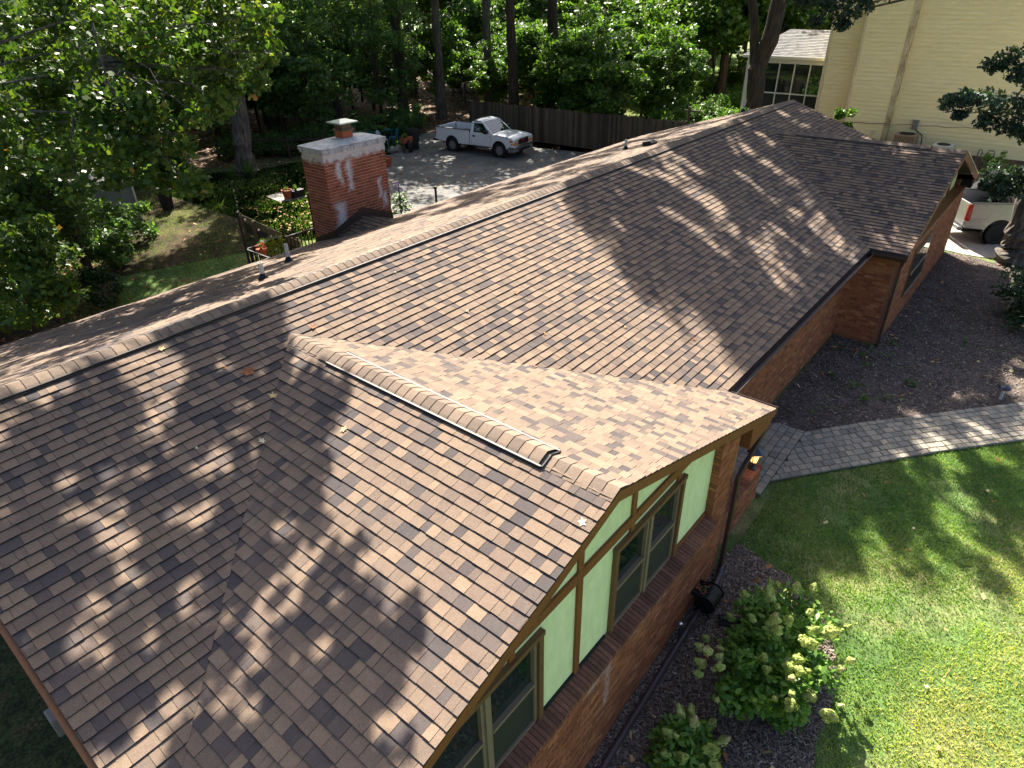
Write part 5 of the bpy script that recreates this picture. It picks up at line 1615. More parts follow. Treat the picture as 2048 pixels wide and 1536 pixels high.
# --- foreground tulip tree, its trunk just outside the left edge, branches reaching over the house
TUL = [(5.0,16.6,6.7),(5.5,13.1,6.6),(3.5,16.5,5.7),(5.6,15.7,5.4),(8.0,16.9,8.2),(8.5,15.7,6.5),(8.7,17.6,8.6),(6.0,13.4,7.8),(8.5,15.7,6.7),(9.1,15.9,7.0),(7.6,13.1,8.4),(5.5,15.2,6.4),(6.3,15.5,7.3),(7.5,18.0,6.1),(8.7,18.0,8.1),(5.6,14.0,6.2),(7.0,13.4,6.6),(4.7,20.9,4.8),(4.0,17.2,5.7),(6.0,20.0,7.6),(9.1,15.8,8.7),(3.9,17.0,6.1),(6.7,18.4,8.6),(5.0,18.3,8.1),(6.3,13.6,8.3),(9.6,17.2,7.4),(8.1,14.3,7.3),(6.4,16.5,6.1),(7.4,18.2,5.9),(7.1,17.6,7.0),(6.8,20.8,7.5),(5.3,13.3,6.9),(4.9,13.7,6.8),(5.5,13.0,6.6),(7.4,16.7,6.8),(5.9,18.0,5.7),(5.7,20.4,8.7),(8.6,14.2,7.8),(6.8,15.3,7.6),(6.1,17.9,7.3),(6.4,19.1,7.2),(4.8,19.9,6.4),(6.9,19.5,7.9),(5.9,17.5,8.1),(7.5,14.9,8.4),(5.0,16.1,5.5),(8.0,14.2,8.2),(5.8,14.6,8.0),(7.9,18.4,8.0),(7.7,13.9,8.1),(6.9,13.0,7.6),(4.6,15.4,5.8),(5.8,16.6,7.2),(7.0,21.6,9.0),(9.4,15.9,7.9),(6.5,15.5,7.7),(6.4,18.8,8.6),(4.1,14.0,6.0),(3.5,16.0,6.2),(5.3,17.1,6.1),(6.5,14.5,7.5),(8.6,16.0,6.7),(6.5,17.6,8.1),(9.2,16.8,8.1),(9.0,16.2,8.8),(8.0,14.0,8.6),(5.3,16.8,6.8),(4.7,13.1,6.2),(4.7,16.4,8.4),(4.2,19.8,4.4),(4.5,17.0,7.0),(6.3,18.3,7.4),(6.2,14.3,7.5),(6.6,18.0,8.4),(6.4,13.1,7.5),(5.6,18.6,7.3),(8.6,16.7,7.1),(6.7,15.0,7.1),(5.8,15.5,6.0),(6.6,14.0,7.1),(5.2,13.4,6.4),(7.1,19.0,6.9),(9.5,16.4,7.1),(7.9,15.0,7.8),(4.5,18.6,5.4),(6.7,15.4,5.7),(3.8,14.8,6.8),(3.7,14.7,6.2),(6.4,21.4,8.5),(6.8,20.8,8.9),(4.5,18.6,5.2),(5.1,12.8,6.0),(8.0,16.1,6.6),(5.0,20.5,5.4),(5.1,19.0,7.6),(7.3,13.4,7.9),(5.6,18.8,6.2),(6.0,16.3,7.4),(5.1,14.5,7.4),(4.9,14.3,6.1)]
TULE = [(7.7,12.4,7.8),(7.6,12.3,7.5),(7.3,12.1,7.1),(7.1,12.0,7.0),(7.8,12.2,8.1),(6.6,12.5,6.7),(7.0,13.1,7.4),(6.0,12.2,6.6),(5.5,11.8,5.6),(5.7,12.7,5.6),(5.5,13.1,5.4),(5.1,13.0,5.6),(5.8,12.5,6.1),(4.8,13.7,5.5),(5.5,11.9,5.5),(7.4,11.7,7.5),(4.1,13.5,5.5)]
LOW = [(4.1,17.3,3.5),(3.3,18.3,2.3),(3.5,17.1,4.0),(3.8,17.2,3.4),(4.2,20.0,2.9),(3.8,18.2,2.5),(4.3,19.2,2.5),(4.1,17.6,3.7),(4.6,19.5,1.6),(3.5,18.0,3.7),(3.2,16.6,2.7),(2.7,18.1,2.1),(3.8,19.3,2.3),(3.3,19.4,3.3),(4.4,19.1,3.4),(4.4,17.7,4.0),(3.6,19.4,1.6),(3.5,19.3,2.0),(3.9,16.4,3.1),(4.4,19.4,2.9),(3.9,16.6,2.9),(3.8,16.6,2.8),(3.7,20.3,2.9),(4.2,18.7,2.4),(3.9,17.3,3.6),(3.1,20.2,1.8),(3.6,17.5,2.2),(4.0,20.6,2.6),(3.0,18.3,3.0),(4.5,17.3,3.3),(4.0,19.7,2.2),(3.3,17.7,3.8),(3.1,19.9,1.6),(3.8,19.0,3.7),(4.0,16.3,2.9),(4.3,19.0,3.5)]
tul = thing('tulip_tree', 'near tulip tree with broad green and yellowing leaves filling the upper left', 'tree', (1.6, 18.6, g(1.6)))
mb = MB()
trunk_mesh(mb, [(1.6, 18.6, g(1.6) - .1), (1.65, 18.5, 1.5), (1.8, 18.3, 6), (2.2, 17.9, 11), (2.6, 17.4, 17)], [.42, .34, .28, .2, .08], 12)
cl = [(x, y, z, random.uniform(.42, .62)) for x, y, z in TUL]
ce = [(x, y, z, .30) for x, y, z in TULE]
limbs(mb, (1.8, 18.3, 6.2), cl, 11, .05)
limbs(mb, (5.6, 15.2, 7.3), ce, 1, .035)
lowc = [(x, y, z, random.uniform(.4, .6)) for x, y, z in LOW]
shA = lifted([(4.66, 8.75), (4.3, 8.1), (3.9, 7.4), (3.3, 6.9), (2.2, 5.83), (.92, 4.56), (-1.2, 4.6), (-2.5, 6.4), (-1.5, 8.3), (.59, 7.75), (1.28, 8.15), (2.13, 8.35), (2.89, 8.6)], lambda x, y: zfront(y), 820, 7.0, 9.5, .30, [[(2.45, 8.5), (3.05, 8.7), (2.78, 7.85), (2.30, 7.85)]])
shA += lifted([(3.67, 7.1), (4.04, 6.71), (4.15, 6.3), (3.55, 6.08), (2.95, 5.52), (2.55, 5.22), (2.35, 4.45), (2.3, 3.82), (2.0, 3.26), (1.6, 2.78), (.0, 2.3), (-.4, 3.3), (1.48, 5.11), (2.96, 6.55)], lambda x, y: W1Z - PW * (W1 - x), 560, 7.0, 9.5, .25, [])
shA += lifted([(2.65, 4.4), (2.9, 3.6), (2.3, 2.7), (1.2, 2.5), (1.0, 4.0)], lambda x, y: W1Z - PW * (W1 - x), 12, 7.0, 9.5, .22, [])
shA += lifted([(0, 14.8), (9.5, 14.9), (8.9, 12.6), (4.0, 10.2), (0.5, 9.4)], lambda x, y: zback(y), 90, 6.0, 10, .42, [])
shA += lifted([(-3, 16), (11, 17.5), (13, 22), (10, 31), (0, 30), (-6, 22)], lambda x, y: 0, 110, 11, 17, .8, [])
limbs(mb, (2.3, 17.8, 11.5), shA, 14, .07)
mb.build('trunk', M['bark'], tul)
mb = MB()
tw = [(5.59, 14.35, 8.03), (5.44, 14.06, 7.53), (5.32, 13.8, 7.11), (5.38, 13.51, 6.87), (5.32, 13.29, 6.57)]
mb.tube(tw, [.022, .018, .014, .01, .006], 6)
mb.tube([(5.9, 14.02, 8.06), (5.76, 13.75, 7.6), (5.9, 13.3, 7.3), (5.88, 12.94, 6.9)], [.016, .012, .009, .005], 6)
for a in tw[1:]:
    for k in range(3):
        b = Vector(a) + Vector((random.gauss(0, .25), random.gauss(0, .2), random.gauss(-.05, .15)))
        mb.tube([a, b], [.007, .003], 5)
mb.build('bare_twig', M['bark'], tul)
P = np.concatenate([clump_points(cl, 190), clump_points(ce, 80), clump_points(lowc, 190)])
o = link('crown', leaf_cloud('crown', P, .066, 'tulip', M['leaf_tulip'], up=.42, tone=np.where(rng.random(len(P)) < .008, rng.uniform(.92, 1, len(P)), np.clip(rng.beta(2, 2.4, len(P)), 0, .9))), tul)
# gaps cut in the unseen shade crown to shape round sun spots on the roof
GAPS = [(2.65, 8.22, .36), (2.9, 8.45, .2), (1.0, 6.9, .12), (1.25, 6.75, .20), (1.5, 7.15, .13), (1.75, 7.0, .12), (2.2, 7.1, .12), (2.5, 6.5, .11), (1.9, 6.1, .13), (3.2, 7.2, .10), (2.9, 6.9, .10), (3.4, 7.9, .12), (3.7, 7.6, .1), (.5, 7.3, .14), (.2, 7.6, .12)]
for k in range(24):
    GAPS.append((random.uniform(.0, 3.3), random.uniform(4.2, 7.8), random.uniform(.08, .17)))
for k in range(18):
    GAPS.append((random.uniform(.3, 1.7), random.uniform(4.3, 6.0), random.uniform(.07, .15)))
WGAPS = [(random.uniform(.8, 2.9), random.uniform(2.4, 5.4), random.uniform(.07, .15)) for k in range(20)]
def open_gaps(P):
    keep = np.ones(len(P), bool)
    t = (P[:, 2] - ZE - PF * (P[:, 1] - YE)) / (1 - .72 * PF)
    x, y = P[:, 0] - .65 * t, P[:, 1] - .72 * t
    for a_, b_, r_ in GAPS:
        keep &= (x - a_) ** 2 + (y - b_) ** 2 > (r_ + .05) ** 2
    t = (P[:, 2] - W1Z + PW * (W1 - P[:, 0])) / (1 - .65 * PW)
    x, y = P[:, 0] - .65 * t, P[:, 1] - .72 * t
    for a_, b_, r_ in WGAPS:
        keep &= (x - a_) ** 2 + (y - b_) ** 2 > (r_ + .05) ** 2
    return P[keep]
P = np.concatenate([open_gaps(clump_points(shA[:-110], 50)), clump_points(shA[-110:], 110)])
link('shade_crown', leaf_cloud('shade_crown', P, .088, 'tulip', M['leaf_tulip'], up=.42), tul)  # unseen clumps added to cast leaf shade on the near roof

# --- two-stemmed tree behind the house: unseen crown shaped to cast shade on the far roof
tt = thing('forked_tree', 'forked tree with two dark brown stems in front of the screened porch', 'tree', (37.2, 14.3, 0))
mb = MB()
trunk_mesh(mb, [(37.2, 14.15, -.1), (37.15, 14.15, 2.2), (37.1, 14.1, 4.4), (37.0, 13.75, 6.4), (36.9, 13.45, 9), (36.6, 13.2, 13), (35.6, 14.4, 17)], [.62, .47, .43, .40, .36, .3, .16], 14)
trunk_mesh(mb, [(37.1, 14.2, 3.6), (37.0, 14.45, 5.3), (37.05, 14.75, 6.8), (37.1, 15.2, 8.0), (36.6, 16.0, 12), (35.2, 17.5, 17)], [.30, .25, .22, .20, .17, .1], 12)
shB = lifted([(12.2, 8.5), (11.62, 7.21), (11.0, 6.1), (11.2, 5.39), (11.28, 4.66), (10.7, 3.86), (10.4, 3.0), (17.89, 3.0), (19.15, 4.15), (20.48, 5.46), (22.24, 6.9), (23.84, 8.05), (27.12, 8.75), (27, 9.2), (20.17, 9.3), (16.53, 9.2), (14.16, 9.0)], lambda x, y: zfront(min(y, YR)), 290, 13, 18, .42,
             [[(16.6, 8.5), (17.2, 8.2), (16.0, 6.2), (14.6, 3.9), (14.2, 4.2), (15.3, 6.4)], [(18.4, 6.7), (18.8, 6.5), (16.6, 3.7), (16.2, 3.9)], [(20.2, 7.4), (20.8, 7.0), (18.5, 4.6), (18.1, 4.9)], [(14.0, 7.4), (14.5, 7.2), (12.6, 4.6), (12.2, 4.8)]], 1.9)
shB += lifted([(12.3, 8.3), (11.7, 7.2), (11.2, 6.1), (11.35, 5.4), (11.45, 4.7), (10.8, 3.9), (10.6, 3.2), (13.4, 3.2), (13.3, 4.6), (13.2, 6.0), (13.4, 7.4)], lambda x, y: zfront(y), 80, 10.5, 14, .32, [], .4)
shB += lifted([(22.9, 8.0), (22.9, 2.3), (18.0, 2.3), (17.9, 3.4)], lambda x, y: 3.3, 130, 12, 18, .42, [[(18.6, 4.6), (19.7, 4.0), (19.75, 2.5), (18.6, 2.2), (18.2, 3.2)]], .5)
shB += lifted([(23, 8), (27.2, 8.7), (27.6, 2.4), (23, 2.4)], lambda x, y: 3.3, 40, 12, 18, .5, [], .5)
shB += lifted([(10.5, 15), (28, 15), (27, 9.2), (12.2, 9.0)], lambda x, y: 3.4, 95, 13, 19, .5, [], 1.0)
limbs(mb, (36.6, 13.6, 12.5), shB, 11, .14)
mb.tube([(36.2, 14.2, 15.2), (31.3, 19.9, 20.0), (29.1, 18.4, 19.8), (26.2, 14.6, 18.5)], [.16, .11, .09, .05], 8)
mb.tube([(31.3, 19.9, 20.0), (28.6, 19.5, 20.4), (25.6, 17.2, 19.6), (23.0, 14.8, 19)], [.10, .08, .06, .03], 8)
mb.build('trunk', M['bark_dark'], tt)
STREAKS = [((20.51, 8.57), (19.52, 5.54), .20), ((18.25, 7.05), (17.67, 5.52), .15), ((17.79, 5.16), (16.78, 3.27), .2), ((14.88, 5.6), (14.35, 3.69), .17), ((13.88, 4.19), (13.63, 3.72), .13), ((12.29, 7.41), (12.25, 7.01), .12),
           ((14.03, 7.0), (14.1, 5.92), .16), ((13.86, 6.09), (13.65, 5.41), .14), ((15.08, 8.8), (15.16, 8.25), .18), ((17.18, 8.8), (17.01, 7.62), .2), ((19.21, 5.46), (17.79, 4.19), .16), ((18.13, 4.65), (17.35, 3.59), .18),
           ((15.59, 8.2), (15.51, 6.86), .17), ((25.13, 8.56), (24.85, 6.98), .22), ((27.04, 6.98), (26.72, 6.14), .18), ((22.3, 8.6), (21.6, 7.2), .18), ((16.3, 5.2), (15.9, 4.1), .13)]
def open_streaks(P):  # cuts leaves away to shape the sun streaks on the roof
    keep = np.ones(len(P), bool)
    t = (P[:, 2] - ZE - PF * (P[:, 1] - YE)) / (1 - .72 * PF)
    x, y = P[:, 0] - .65 * t, P[:, 1] - .72 * t
    for (ax, ay), (bx, by), r_ in STREAKS:
        dx, dy = bx - ax, by - ay
        u = np.clip(((x - ax) * dx + (y - ay) * dy) / (dx * dx + dy * dy), 0, 1)
        keep &= (x - ax - u * dx) ** 2 + (y - ay - u * dy) ** 2 > (r_ + .06 + rng.uniform(-.08, .05, len(P))) ** 2
    return P[keep]
link('crown', leaf_cloud('crown', open_streaks(clump_points(shB, 100)), .11, 'tulip', M['leaf_wood'], up=.5), tt)  # out-of-view leaves arranged to throw shade on the far slopes

# --- oak by the far corner
oak = thing('oak_tree', 'oak with a mossy grey trunk at the right edge, lobed leaves hanging over', 'tree', (27.3, .55, 0))
mb = MB()
trunk_mesh(mb, [(27.25, .55, -.1), (27.25, .60, .35), (27.2, .65, 1.4), (27.1, .6, 3.2), (26.9, .5, 6), (26.7, .4, 9.5), (26.4, .6, 14)], [.66, .50, .43, .40, .36, .28, .1], 14)
ov = [(24, 3.35, 5.25, .34), (24.1, 3.0, 5.4, .38), (24.2, 2.6, 5.35, .5), (24, 2.15, 5.3, .55), (24.3, 1.7, 5.2, .6), (24, 1.2, 5.2, .6), (24, 2.3, 4.85, .36), (24.1, 1.75, 4.75, .36), (24, 1.35, 4.6, .34), (24.2, .8, 5.0, .6),
      (24, 2.55, 6.3, .34), (24.1, 2.2, 6.45, .4), (24, 1.9, 6.1, .36), (24.2, 1.5, 5.9, .5), (24, 1.0, 6.3, .6), (24.1, .5, 5.7, .7), (24, 1.75, 6.85, .28), (24.1, 1.3, 7.2, .4), (24, 3.0, 4.95, .2),
      (24, 7.3, 7.75, .42), (24.2, 6.8, 7.55, .45), (24, 6.3, 7.75, .42), (24.2, 5.85, 8.05, .35), (24, 7.9, 7.85, .42), (24.1, 8.4, 8.0, .42), (24.2, 7.1, 8.3, .7), (24, 6.2, 8.4, .6), (24, 5.2, 8.15, .25), (24.2, 4.9, 8.4, .3), (24.3, 8.8, 8.5, .6), (24.2, 6.85, 7.2, .28), (24.1, 7.6, 7.3, .28),
      (25.5, 1.75, 3.0, .36), (25.6, 1.35, 3.1, .42), (25.5, .9, 3.25, .45), (25.7, .5, 3.1, .5), (25.5, 1.45, 2.65, .3), (25.6, 1.0, 2.75, .36), (25.6, .0, 3.3, .6), (25.6, 1.9, 2.75, .2)]
limbs(mb, (26.95, .5, 5.0), ov[:19], 2, .07, .2)
limbs(mb, (26.7, .45, 9.3), ov[19:32], 2, .10, -.1)
limbs(mb, (27.1, .6, 3.5), ov[32:], 2, .05, .1)
shC = lifted([(15.3, 1.6), (17.9, 3.4), (26.3, 2.2), (26, -4), (18, -5), (15.2, -.4)], lambda x, y: 0, 120, 11, 15.5, .6, [], .2)
shC += lifted([(9.0, 1.0), (9.75, -.35), (9.7, -2.0), (11, -3.4), (14, -6), (18, -7), (17, -.5), (15.3, .6), (14, .9), (13.5, .9), (10.5, 2.2)], lambda x, y: -.2, 190, 11, 15, .36,
              [[(10.45, .85), (8.8, -.3), (9.15, -.55), (10.75, .55)], [(10.9, -.2), (9.7, -1.3), (10.1, -1.5), (11.3, -.4)], [(15.0, -.1), (13.4, -1.4), (13.8, -1.6), (15.2, -.5)], [(14.5, 1.2), (13.6, 1.2), (14.5, .3), (15.3, .0)]], 1.3)
limbs(mb, (26.6, .5, 10.5), shC, 14, .10)
mb.build('trunk', M['bark'], oak)
link('crown', leaf_cloud('crown', clump_points(ov, 150), .088, 'oak', M['leaf_oak'], up=.35), oak)
link('shade_crown', leaf_cloud('shade_crown', clump_points(shC, 90), .12, 'oak', M['leaf_oak'], up=.5), oak)  # unseen leaves placed to shade the mulch and lawn

# --- big straight trunk on the back lawn
bt = thing('tall_tree', 'tall tree with a thick straight grey trunk on the back lawn left of the chimney', 'tree', (18.75, 34.0, 0))
mb = MB()
trunk_mesh(mb, [(18.75, 34.0, -.1), (18.77, 34.0, .4), (18.85, 34.0, 2), (19.1, 34.0, 5), (19.4, 33.9, 9), (19.6, 33.8, 15), (19.8, 33.6, 22)], [.72, .52, .45, .40, .36, .28, .1], 14)
def crown_clumps(c, rx, rz, n, r):
    out = []
    for _ in range(n):
        q = Vector((random.gauss(0, 1), random.gauss(0, 1), random.gauss(0, 1))).normalized() * (random.random() ** .4)
        out.append((c[0] + q.x * rx, c[1] + q.y * rx, c[2] + q.z * rz, r * random.uniform(.7, 1.3)))
    return out
cc = crown_clumps((19.5, 33.8, 17), 6, 5.5, 60, 1.1) + lifted([(9.9, 14.3), (12.5, 14.3), (13.0, 16.2), (9.8, 16.2)], lambda x, y: 4.6, 60, 9, 15, .6)  # lifted clumps added to keep the chimney in shade
limbs(mb, (19.4, 33.9, 11), cc, 4, .14)
mb.build('trunk', M['bark'], bt)
link('crown', leaf_cloud('crown', clump_points(cc, 130), .17, 'tulip', M['leaf_wood'], up=.5), bt)
tag(tuft('weed_clump', M['leaf_wood'], 18.4, 33.3, 0, 120, 1.1, None, .7, .03), 'ragged clump of tall weeds round the foot of the big back lawn trunk', 'weeds')

# --- the wood: canopy trees, understorey, shrubs
def make_tree(name, label, cat, group, loc, H, crx, crz, cz, ncl, rcl, nleaf, ls, shape, lm, tr, r0, lean=.3):
    t = thing(name, label, cat, loc, 0, group, local=True)
    mb = MB()
    top = Vector((random.gauss(0, lean), random.gauss(0, lean), H * .92))
    trunk_mesh(mb, [(0, 0, -.15), (top.x * .1, top.y * .1, H * .12), (top.x * .35, top.y * .4, H * .4), (top.x * .7, top.y * .7, H * .7), tuple(top)], [r0 * 1.35, r0, r0 * .8, r0 * .5, r0 * .12], 9)
    cc = crown_clumps((top.x * .6, top.y * .6, cz), crx, crz, ncl, rcl)
    cc = [c for c in cc if c[2] > .3]
    limbs(mb, (top.x * .5, top.y * .5, max(cz - crz * .6, H * .25)), cc, 5, r0 * .35, .2, 5)
    mb.build('trunk', M[tr], t)
    link('crown', leaf_cloud('crown', clump_points(cc, nleaf, .6), ls, shape, M[lm], up=.5), t)
    return t
CAN = [(31.3, 42.5), (40.2, 29.6), (36.5, 37), (25.5, 41.5), (12, 41), (55.2, 23.9), (43, 47), (33, 50), (20, 47), (6, 46), (66, 30), (36.6, 30.2), (40.6, 36), (33.4, 37.5), (-3, 41), (28, 46), (38, 55)]
GC = 'tall trees of the wood behind the yard'
cans = [make_tree('canopy_tree', 'tall dark-trunked tree rising out of the wood behind the yard', 'tree', GC, (*CAN[0], 0), 19, 5.2, 4.2, 14.5, 40, 1.2, 110, .17, 'tulip', 'leaf_wood', 'bark', .33),
        make_tree('canopy_tree', 'tall dark-trunked tree rising out of the wood behind the yard', 'tree', GC, (*CAN[1], 0), 21, 5.8, 4.8, 15.5, 42, 1.25, 110, .17, 'oval', 'leaf_wood', 'bark_dark', .40)]
for i, (x, y) in enumerate(CAN[2:]):
    s = random.uniform(.85, 1.15)
    dup(cans[i % 2], (x, y, 0), random.random() * 6.28, (s, s, s))
def poisson(poly, n, dmin, holes=()):
    out = []
    for x, y in scatter(poly, n * 12, holes):
        if all((x - a) ** 2 + (y - b) ** 2 > dmin * dmin for a, b in out):
            out.append((x, y))
            if len(out) >= n:
                break
    return out
GA = 'shaded understorey trees of the dark wood'
und = [make_tree('understorey_tree', 'shaded bushy young tree in the dark wood behind the yard', 'tree', GA, (24.5, 38.8, 0), 7.5, 2.4, 3.2, 4.2, 42, .75, 130, .125, 'tulip', 'leaf_wood', 'bark_dark', .09),
       make_tree('understorey_tree', 'shaded bushy young tree in the dark wood behind the yard', 'tree', GA, (15, 40.5, 0), 8.5, 2.8, 3.6, 4.8, 50, .8, 130, .13, 'oval', 'leaf_wood', 'bark_dark', .11)]
A = poisson([(6, 37), (16, 38.5), (22, 38.5), (24.5, 36.5), (31.5, 35.2), (36, 40), (40, 52), (30, 62), (4, 62), (-4, 44), (-2, 36)], 62, 2.9)
A += poisson([(-4, 22), (4.6, 21.5), (7.8, 26.5), (9.3, 31), (9.0, 36), (4, 38), (-6, 34)], 17, 2.0)
for i, (x, y) in enumerate(A):
    s = random.uniform(.75, 1.2)
    dup(und[i % 2], (x, y, g(x)), random.random() * 6.28, (s, s, s * random.uniform(.9, 1.15)))
GB = 'bright understorey trees beyond the board fence'
brt = [make_tree('young_tree', 'bright green young tree catching sun beyond the board fence', 'tree', GB, (36.3, 24.2, 0), 6.0, 2.3, 2.3, 3.6, 44, .62, 130, .115, 'tulip', 'leaf_bright', 'bark', .07),
       make_tree('young_tree', 'bright green young tree catching sun beyond the board fence', 'tree', GB, (38.6, 26.5, 0), 7.5, 2.7, 2.8, 4.4, 50, .7, 130, .12, 'tulip', 'leaf_bright', 'bark', .09)]
B = poisson([(35.6, 31), (36, 20.5), (40, 19.8), (48, 25), (56, 29), (62, 40), (50, 50), (38, 40)], 34, 2.7)
for i, (x, y) in enumerate(B):
    s = random.uniform(.7, 1.15)
    dup(brt[i % 2], (x, y, 0), random.random() * 6.28, (s, s, s * random.uniform(.85, 1.15)))
far = [(70, 20), (74, 27), (80, 34), (74, 42), (68, 50), (60, 58), (84, 22), (88, 42), (66, 30), (78, 48), (92, 30), (72, 34), (50, 62), (82, 56), (70, 62), (96, 50), (62, 47), (90, 14), (100, 24), (76, 14), (58, 20.5), (62, 25), (66, 17), (56, 25), (75, 24), (85, 28), (70, 24), (94, 36), (80, 18), (88, 22), (64, 21), (104, 34), (98, 40), (72, 16)]
for i, (x, y) in enumerate(far):
    s = random.uniform(1.5, 2.1)
    dup(brt[i % 2], (x, y, 0), random.random() * 6.28, (s, s, s), 'tall bright tree far back past the sunlit clearing', 'far trees past the sunlit clearing')
for k in range(26):
    az, rr = R(34 + k * 2.5), random.uniform(62, 80)
    s = random.uniform(1.7, 2.2)
    dup(und[k % 2], (rr * math.cos(az), rr * math.sin(az), 0), random.random() * 6.28, (s, s, s), 'big dark tree at the very back of the wood', 'big trees at the back of the wood')
def shrub(name, label, loc, rx, rz, ncl, rcl, nl, ls, shape, lm, group=None, hemi=True):
    t = thing(name, label, 'shrub', loc, 0, group, local=True)
    cc = []
    while len(cc) < ncl:
        q = Vector((random.gauss(0, 1), random.gauss(0, 1), random.gauss(0, 1))).normalized() * (random.random() ** .4)
        if q.z > -.85:
            cc.append((q.x * rx, q.y * rx, rz * .95 + q.z * rz, rcl * random.uniform(.7, 1.25)))
    mb = MB()
    limbs(mb, (0, 0, -.05), cc, 4, .022, .1, 5)
    mb.build('stem', M['bark_dark'], t)
    link('foliage', leaf_cloud('foliage', clump_points(cc, nl, .8), ls, shape, M[lm], up=.5), t)
    return t
GS = 'low shrubs at the edge of the wood'
s0 = shrub('wood_shrub', 'low dark shrub at the edge of the wood', (22.6, 36.2, 0), 1.0, .75, 22, .38, 110, .085, 'oval', 'leaf_wood', GS)
for i, (x, y) in enumerate(poisson([(8, 36.5), (16, 37.5), (21, 37.5), (24, 34.6), (32.4, 34.4), (33, 36), (24, 38.5), (8, 39.5)], 20, 1.5)):
    s = random.uniform(.7, 1.3)
    dup(s0, (x, y, 0), random.random() * 6.28, (s, s, s * random.uniform(.7, 1.2)))
GS2 = 'bright shrubs in the clearing'
s1 = shrub('clearing_shrub', 'sunlit low shrub in the clearing beyond the fence', (44, 20.5, 0), 1.1, .7, 22, .38, 110, .085, 'oval', 'leaf_bright', GS2)
for i, (x, y) in enumerate(poisson([(36, 19), (44, 18.8), (60, 19), (68, 26), (56, 27), (42, 22.5)], 16, 2.4)):
    s = random.uniform(.7, 1.3)
    dup(s1, (x, y, 0), random.random() * 6.28, (s, s, s * random.uniform(.7, 1.2)))
shrub('evergreen_bush', 'dense dark green bush at the right edge below the oak', (22.1, -.75, 0), 1.35, .85, 70, .32, 150, .06, 'oval', 'leaf_dark')
shrub('small_bush', 'small bluish-green bush on the bare ground behind the left roof', (7.0, 23.8, g(7)), .55, .7, 22, .26, 90, .06, 'oval', 'leaf_dark')
shrub('porch_shrub', 'layered green shrub at the foot of the forked tree', (35.9, 14.9, 0), 1.2, 1.5, 34, .42, 120, .085, 'oval', 'leaf_shrub')
shrub('maple_sapling', 'yellow-green sapling lit by the sun in front of the cream siding', (37.0, 9.45, 0), .55, 1.62, 30, .24, 80, .075, 'tulip', 'leaf_bright')
shrub('twiggy_shrub', 'thin twiggy shrub below the gas pipes of the cream house', (40.2, 3.0, 0), .5, .6, 14, .22, 60, .05, 'oval', 'leaf_shrub')
shrub('lower_oak_sprout', 'leafy oak shoots between the silver truck and the foundation', (30.8, 1.9, 0), .9, 1.3, 26, .4, 70, .085, 'oak', 'leaf_oak')
q = MB(); q.tube([(35.6, 17.0, 0), (35.62, 17.02, 2.55)], .075, 8); q.bar((35.62, 17.3, 2.35), (35.62, 16.3, 2.35), .07, .07); q.tube([(35.62, 16.4, 2.32), (35.62, 16.5, 1.95), (35.62, 16.8, 1.8)], .012, 5)
tag(q.build('wash_line_post', M['old_wood']), 'weathered grey T-topped post beyond the main ridge', 'post')

for p_, s_, l_ in (((10.0, 29.0), 1.25, 'dark spreading shrub in front of the pale shed'), ((8.7, 27.0), 1.0, 'dark shrub left of the shed at the edge of the bare ground')):
    dup(s0, (*p_, g(p_[0])), random.random() * 6.28, (s_, s_, s_), l_, None)['group'] = 'dark shrubs round the shed'
# --- hydrangeas
def panicle(n, seed):
    q = MB()
    for i in range(n):
        z = random.random(); a = random.random() * 6.283; r_ = (.085 * math.sin(math.pi * min(1, .18 + z * .78)) + .01) * (.82 + .22 * math.sin(3 * a + seed + z * 5) + .12 * math.sin(5 * a - z * 9 + seed * 2))
        p = Vector((r_ * math.cos(a), r_ * math.sin(a), z * .17 - .05))
        nn = Vector((math.cos(a), math.sin(a), .5 + random.gauss(0, .3))).normalized()
        u = nn.cross(Vector((random.gauss(0, 1), random.gauss(0, 1), random.gauss(0, 1)))).normalized(); v = nn.cross(u)
        s = random.uniform(.012, .019)
        q.poly([p + u * s, p + v * s, p - u * s, p - v * s], min(1, max(0, (.25, .5, .4, .65, .15)[seed % 5] + random.gauss(0, .16) + (.35 if seed == 3 and z > .75 else 0))))
    q.lathe([(.0, -.03), (.045, -.02), (.052, .03), (.034, .08), (0, .10)], n=8, tone=.1)
    return q.mesh('blossom', M['blossom'])
PAN = [panicle(330, k) for k in range(5)]
def hydrangea(label, c, rx, ry, rz, ncl, nblo):
    t = thing('hydrangea', label, 'shrub', c, 0, None, local=True)
    cc = []
    while len(cc) < ncl:
        q = Vector((random.gauss(0, 1), random.gauss(0, 1), random.gauss(0, 1))).normalized() * (random.random() ** .4)
        if q.z > -.7:
            cc.append((q.x * rx, q.y * ry, rz * .8 + q.z * rz, .21 * random.uniform(.6, 1.5)))
    mb = MB(); limbs(mb, (0, 0, -.05), cc, 3, .014, .1, 5); mb.build('stem', M['bark'], t)
    link('foliage', leaf_cloud('foliage', clump_points(cc, 105, .8), .058, 'oval', M['leaf_shrub'], up=.55), t)
    k = 0
    used = []
    while k < nblo:
        q = Vector((random.gauss(0, 1), random.gauss(0, 1), random.gauss(.35, 1))).normalized()
        if q.z < -.25: continue
        p = Vector((q.x * rx, q.y * ry, q.z * rz)) * random.uniform(.92, 1.28) + Vector((0, 0, rz * .8))
        if any((p - u).length < .15 for u in used): continue
        used.append(p)
        o = link('blossom', PAN[k % 5], t); o.location = p
        tl = Vector((q.x * .9, q.y * .9, .6)).normalized()
        o.rotation_euler = tl.to_track_quat('Z', 'Y').to_euler()
        s = random.choice((.4, .5, .6, .7, .8, .95)); o.scale = (s, s, s * random.uniform(1.0, 1.5))
        k += 1
    return t
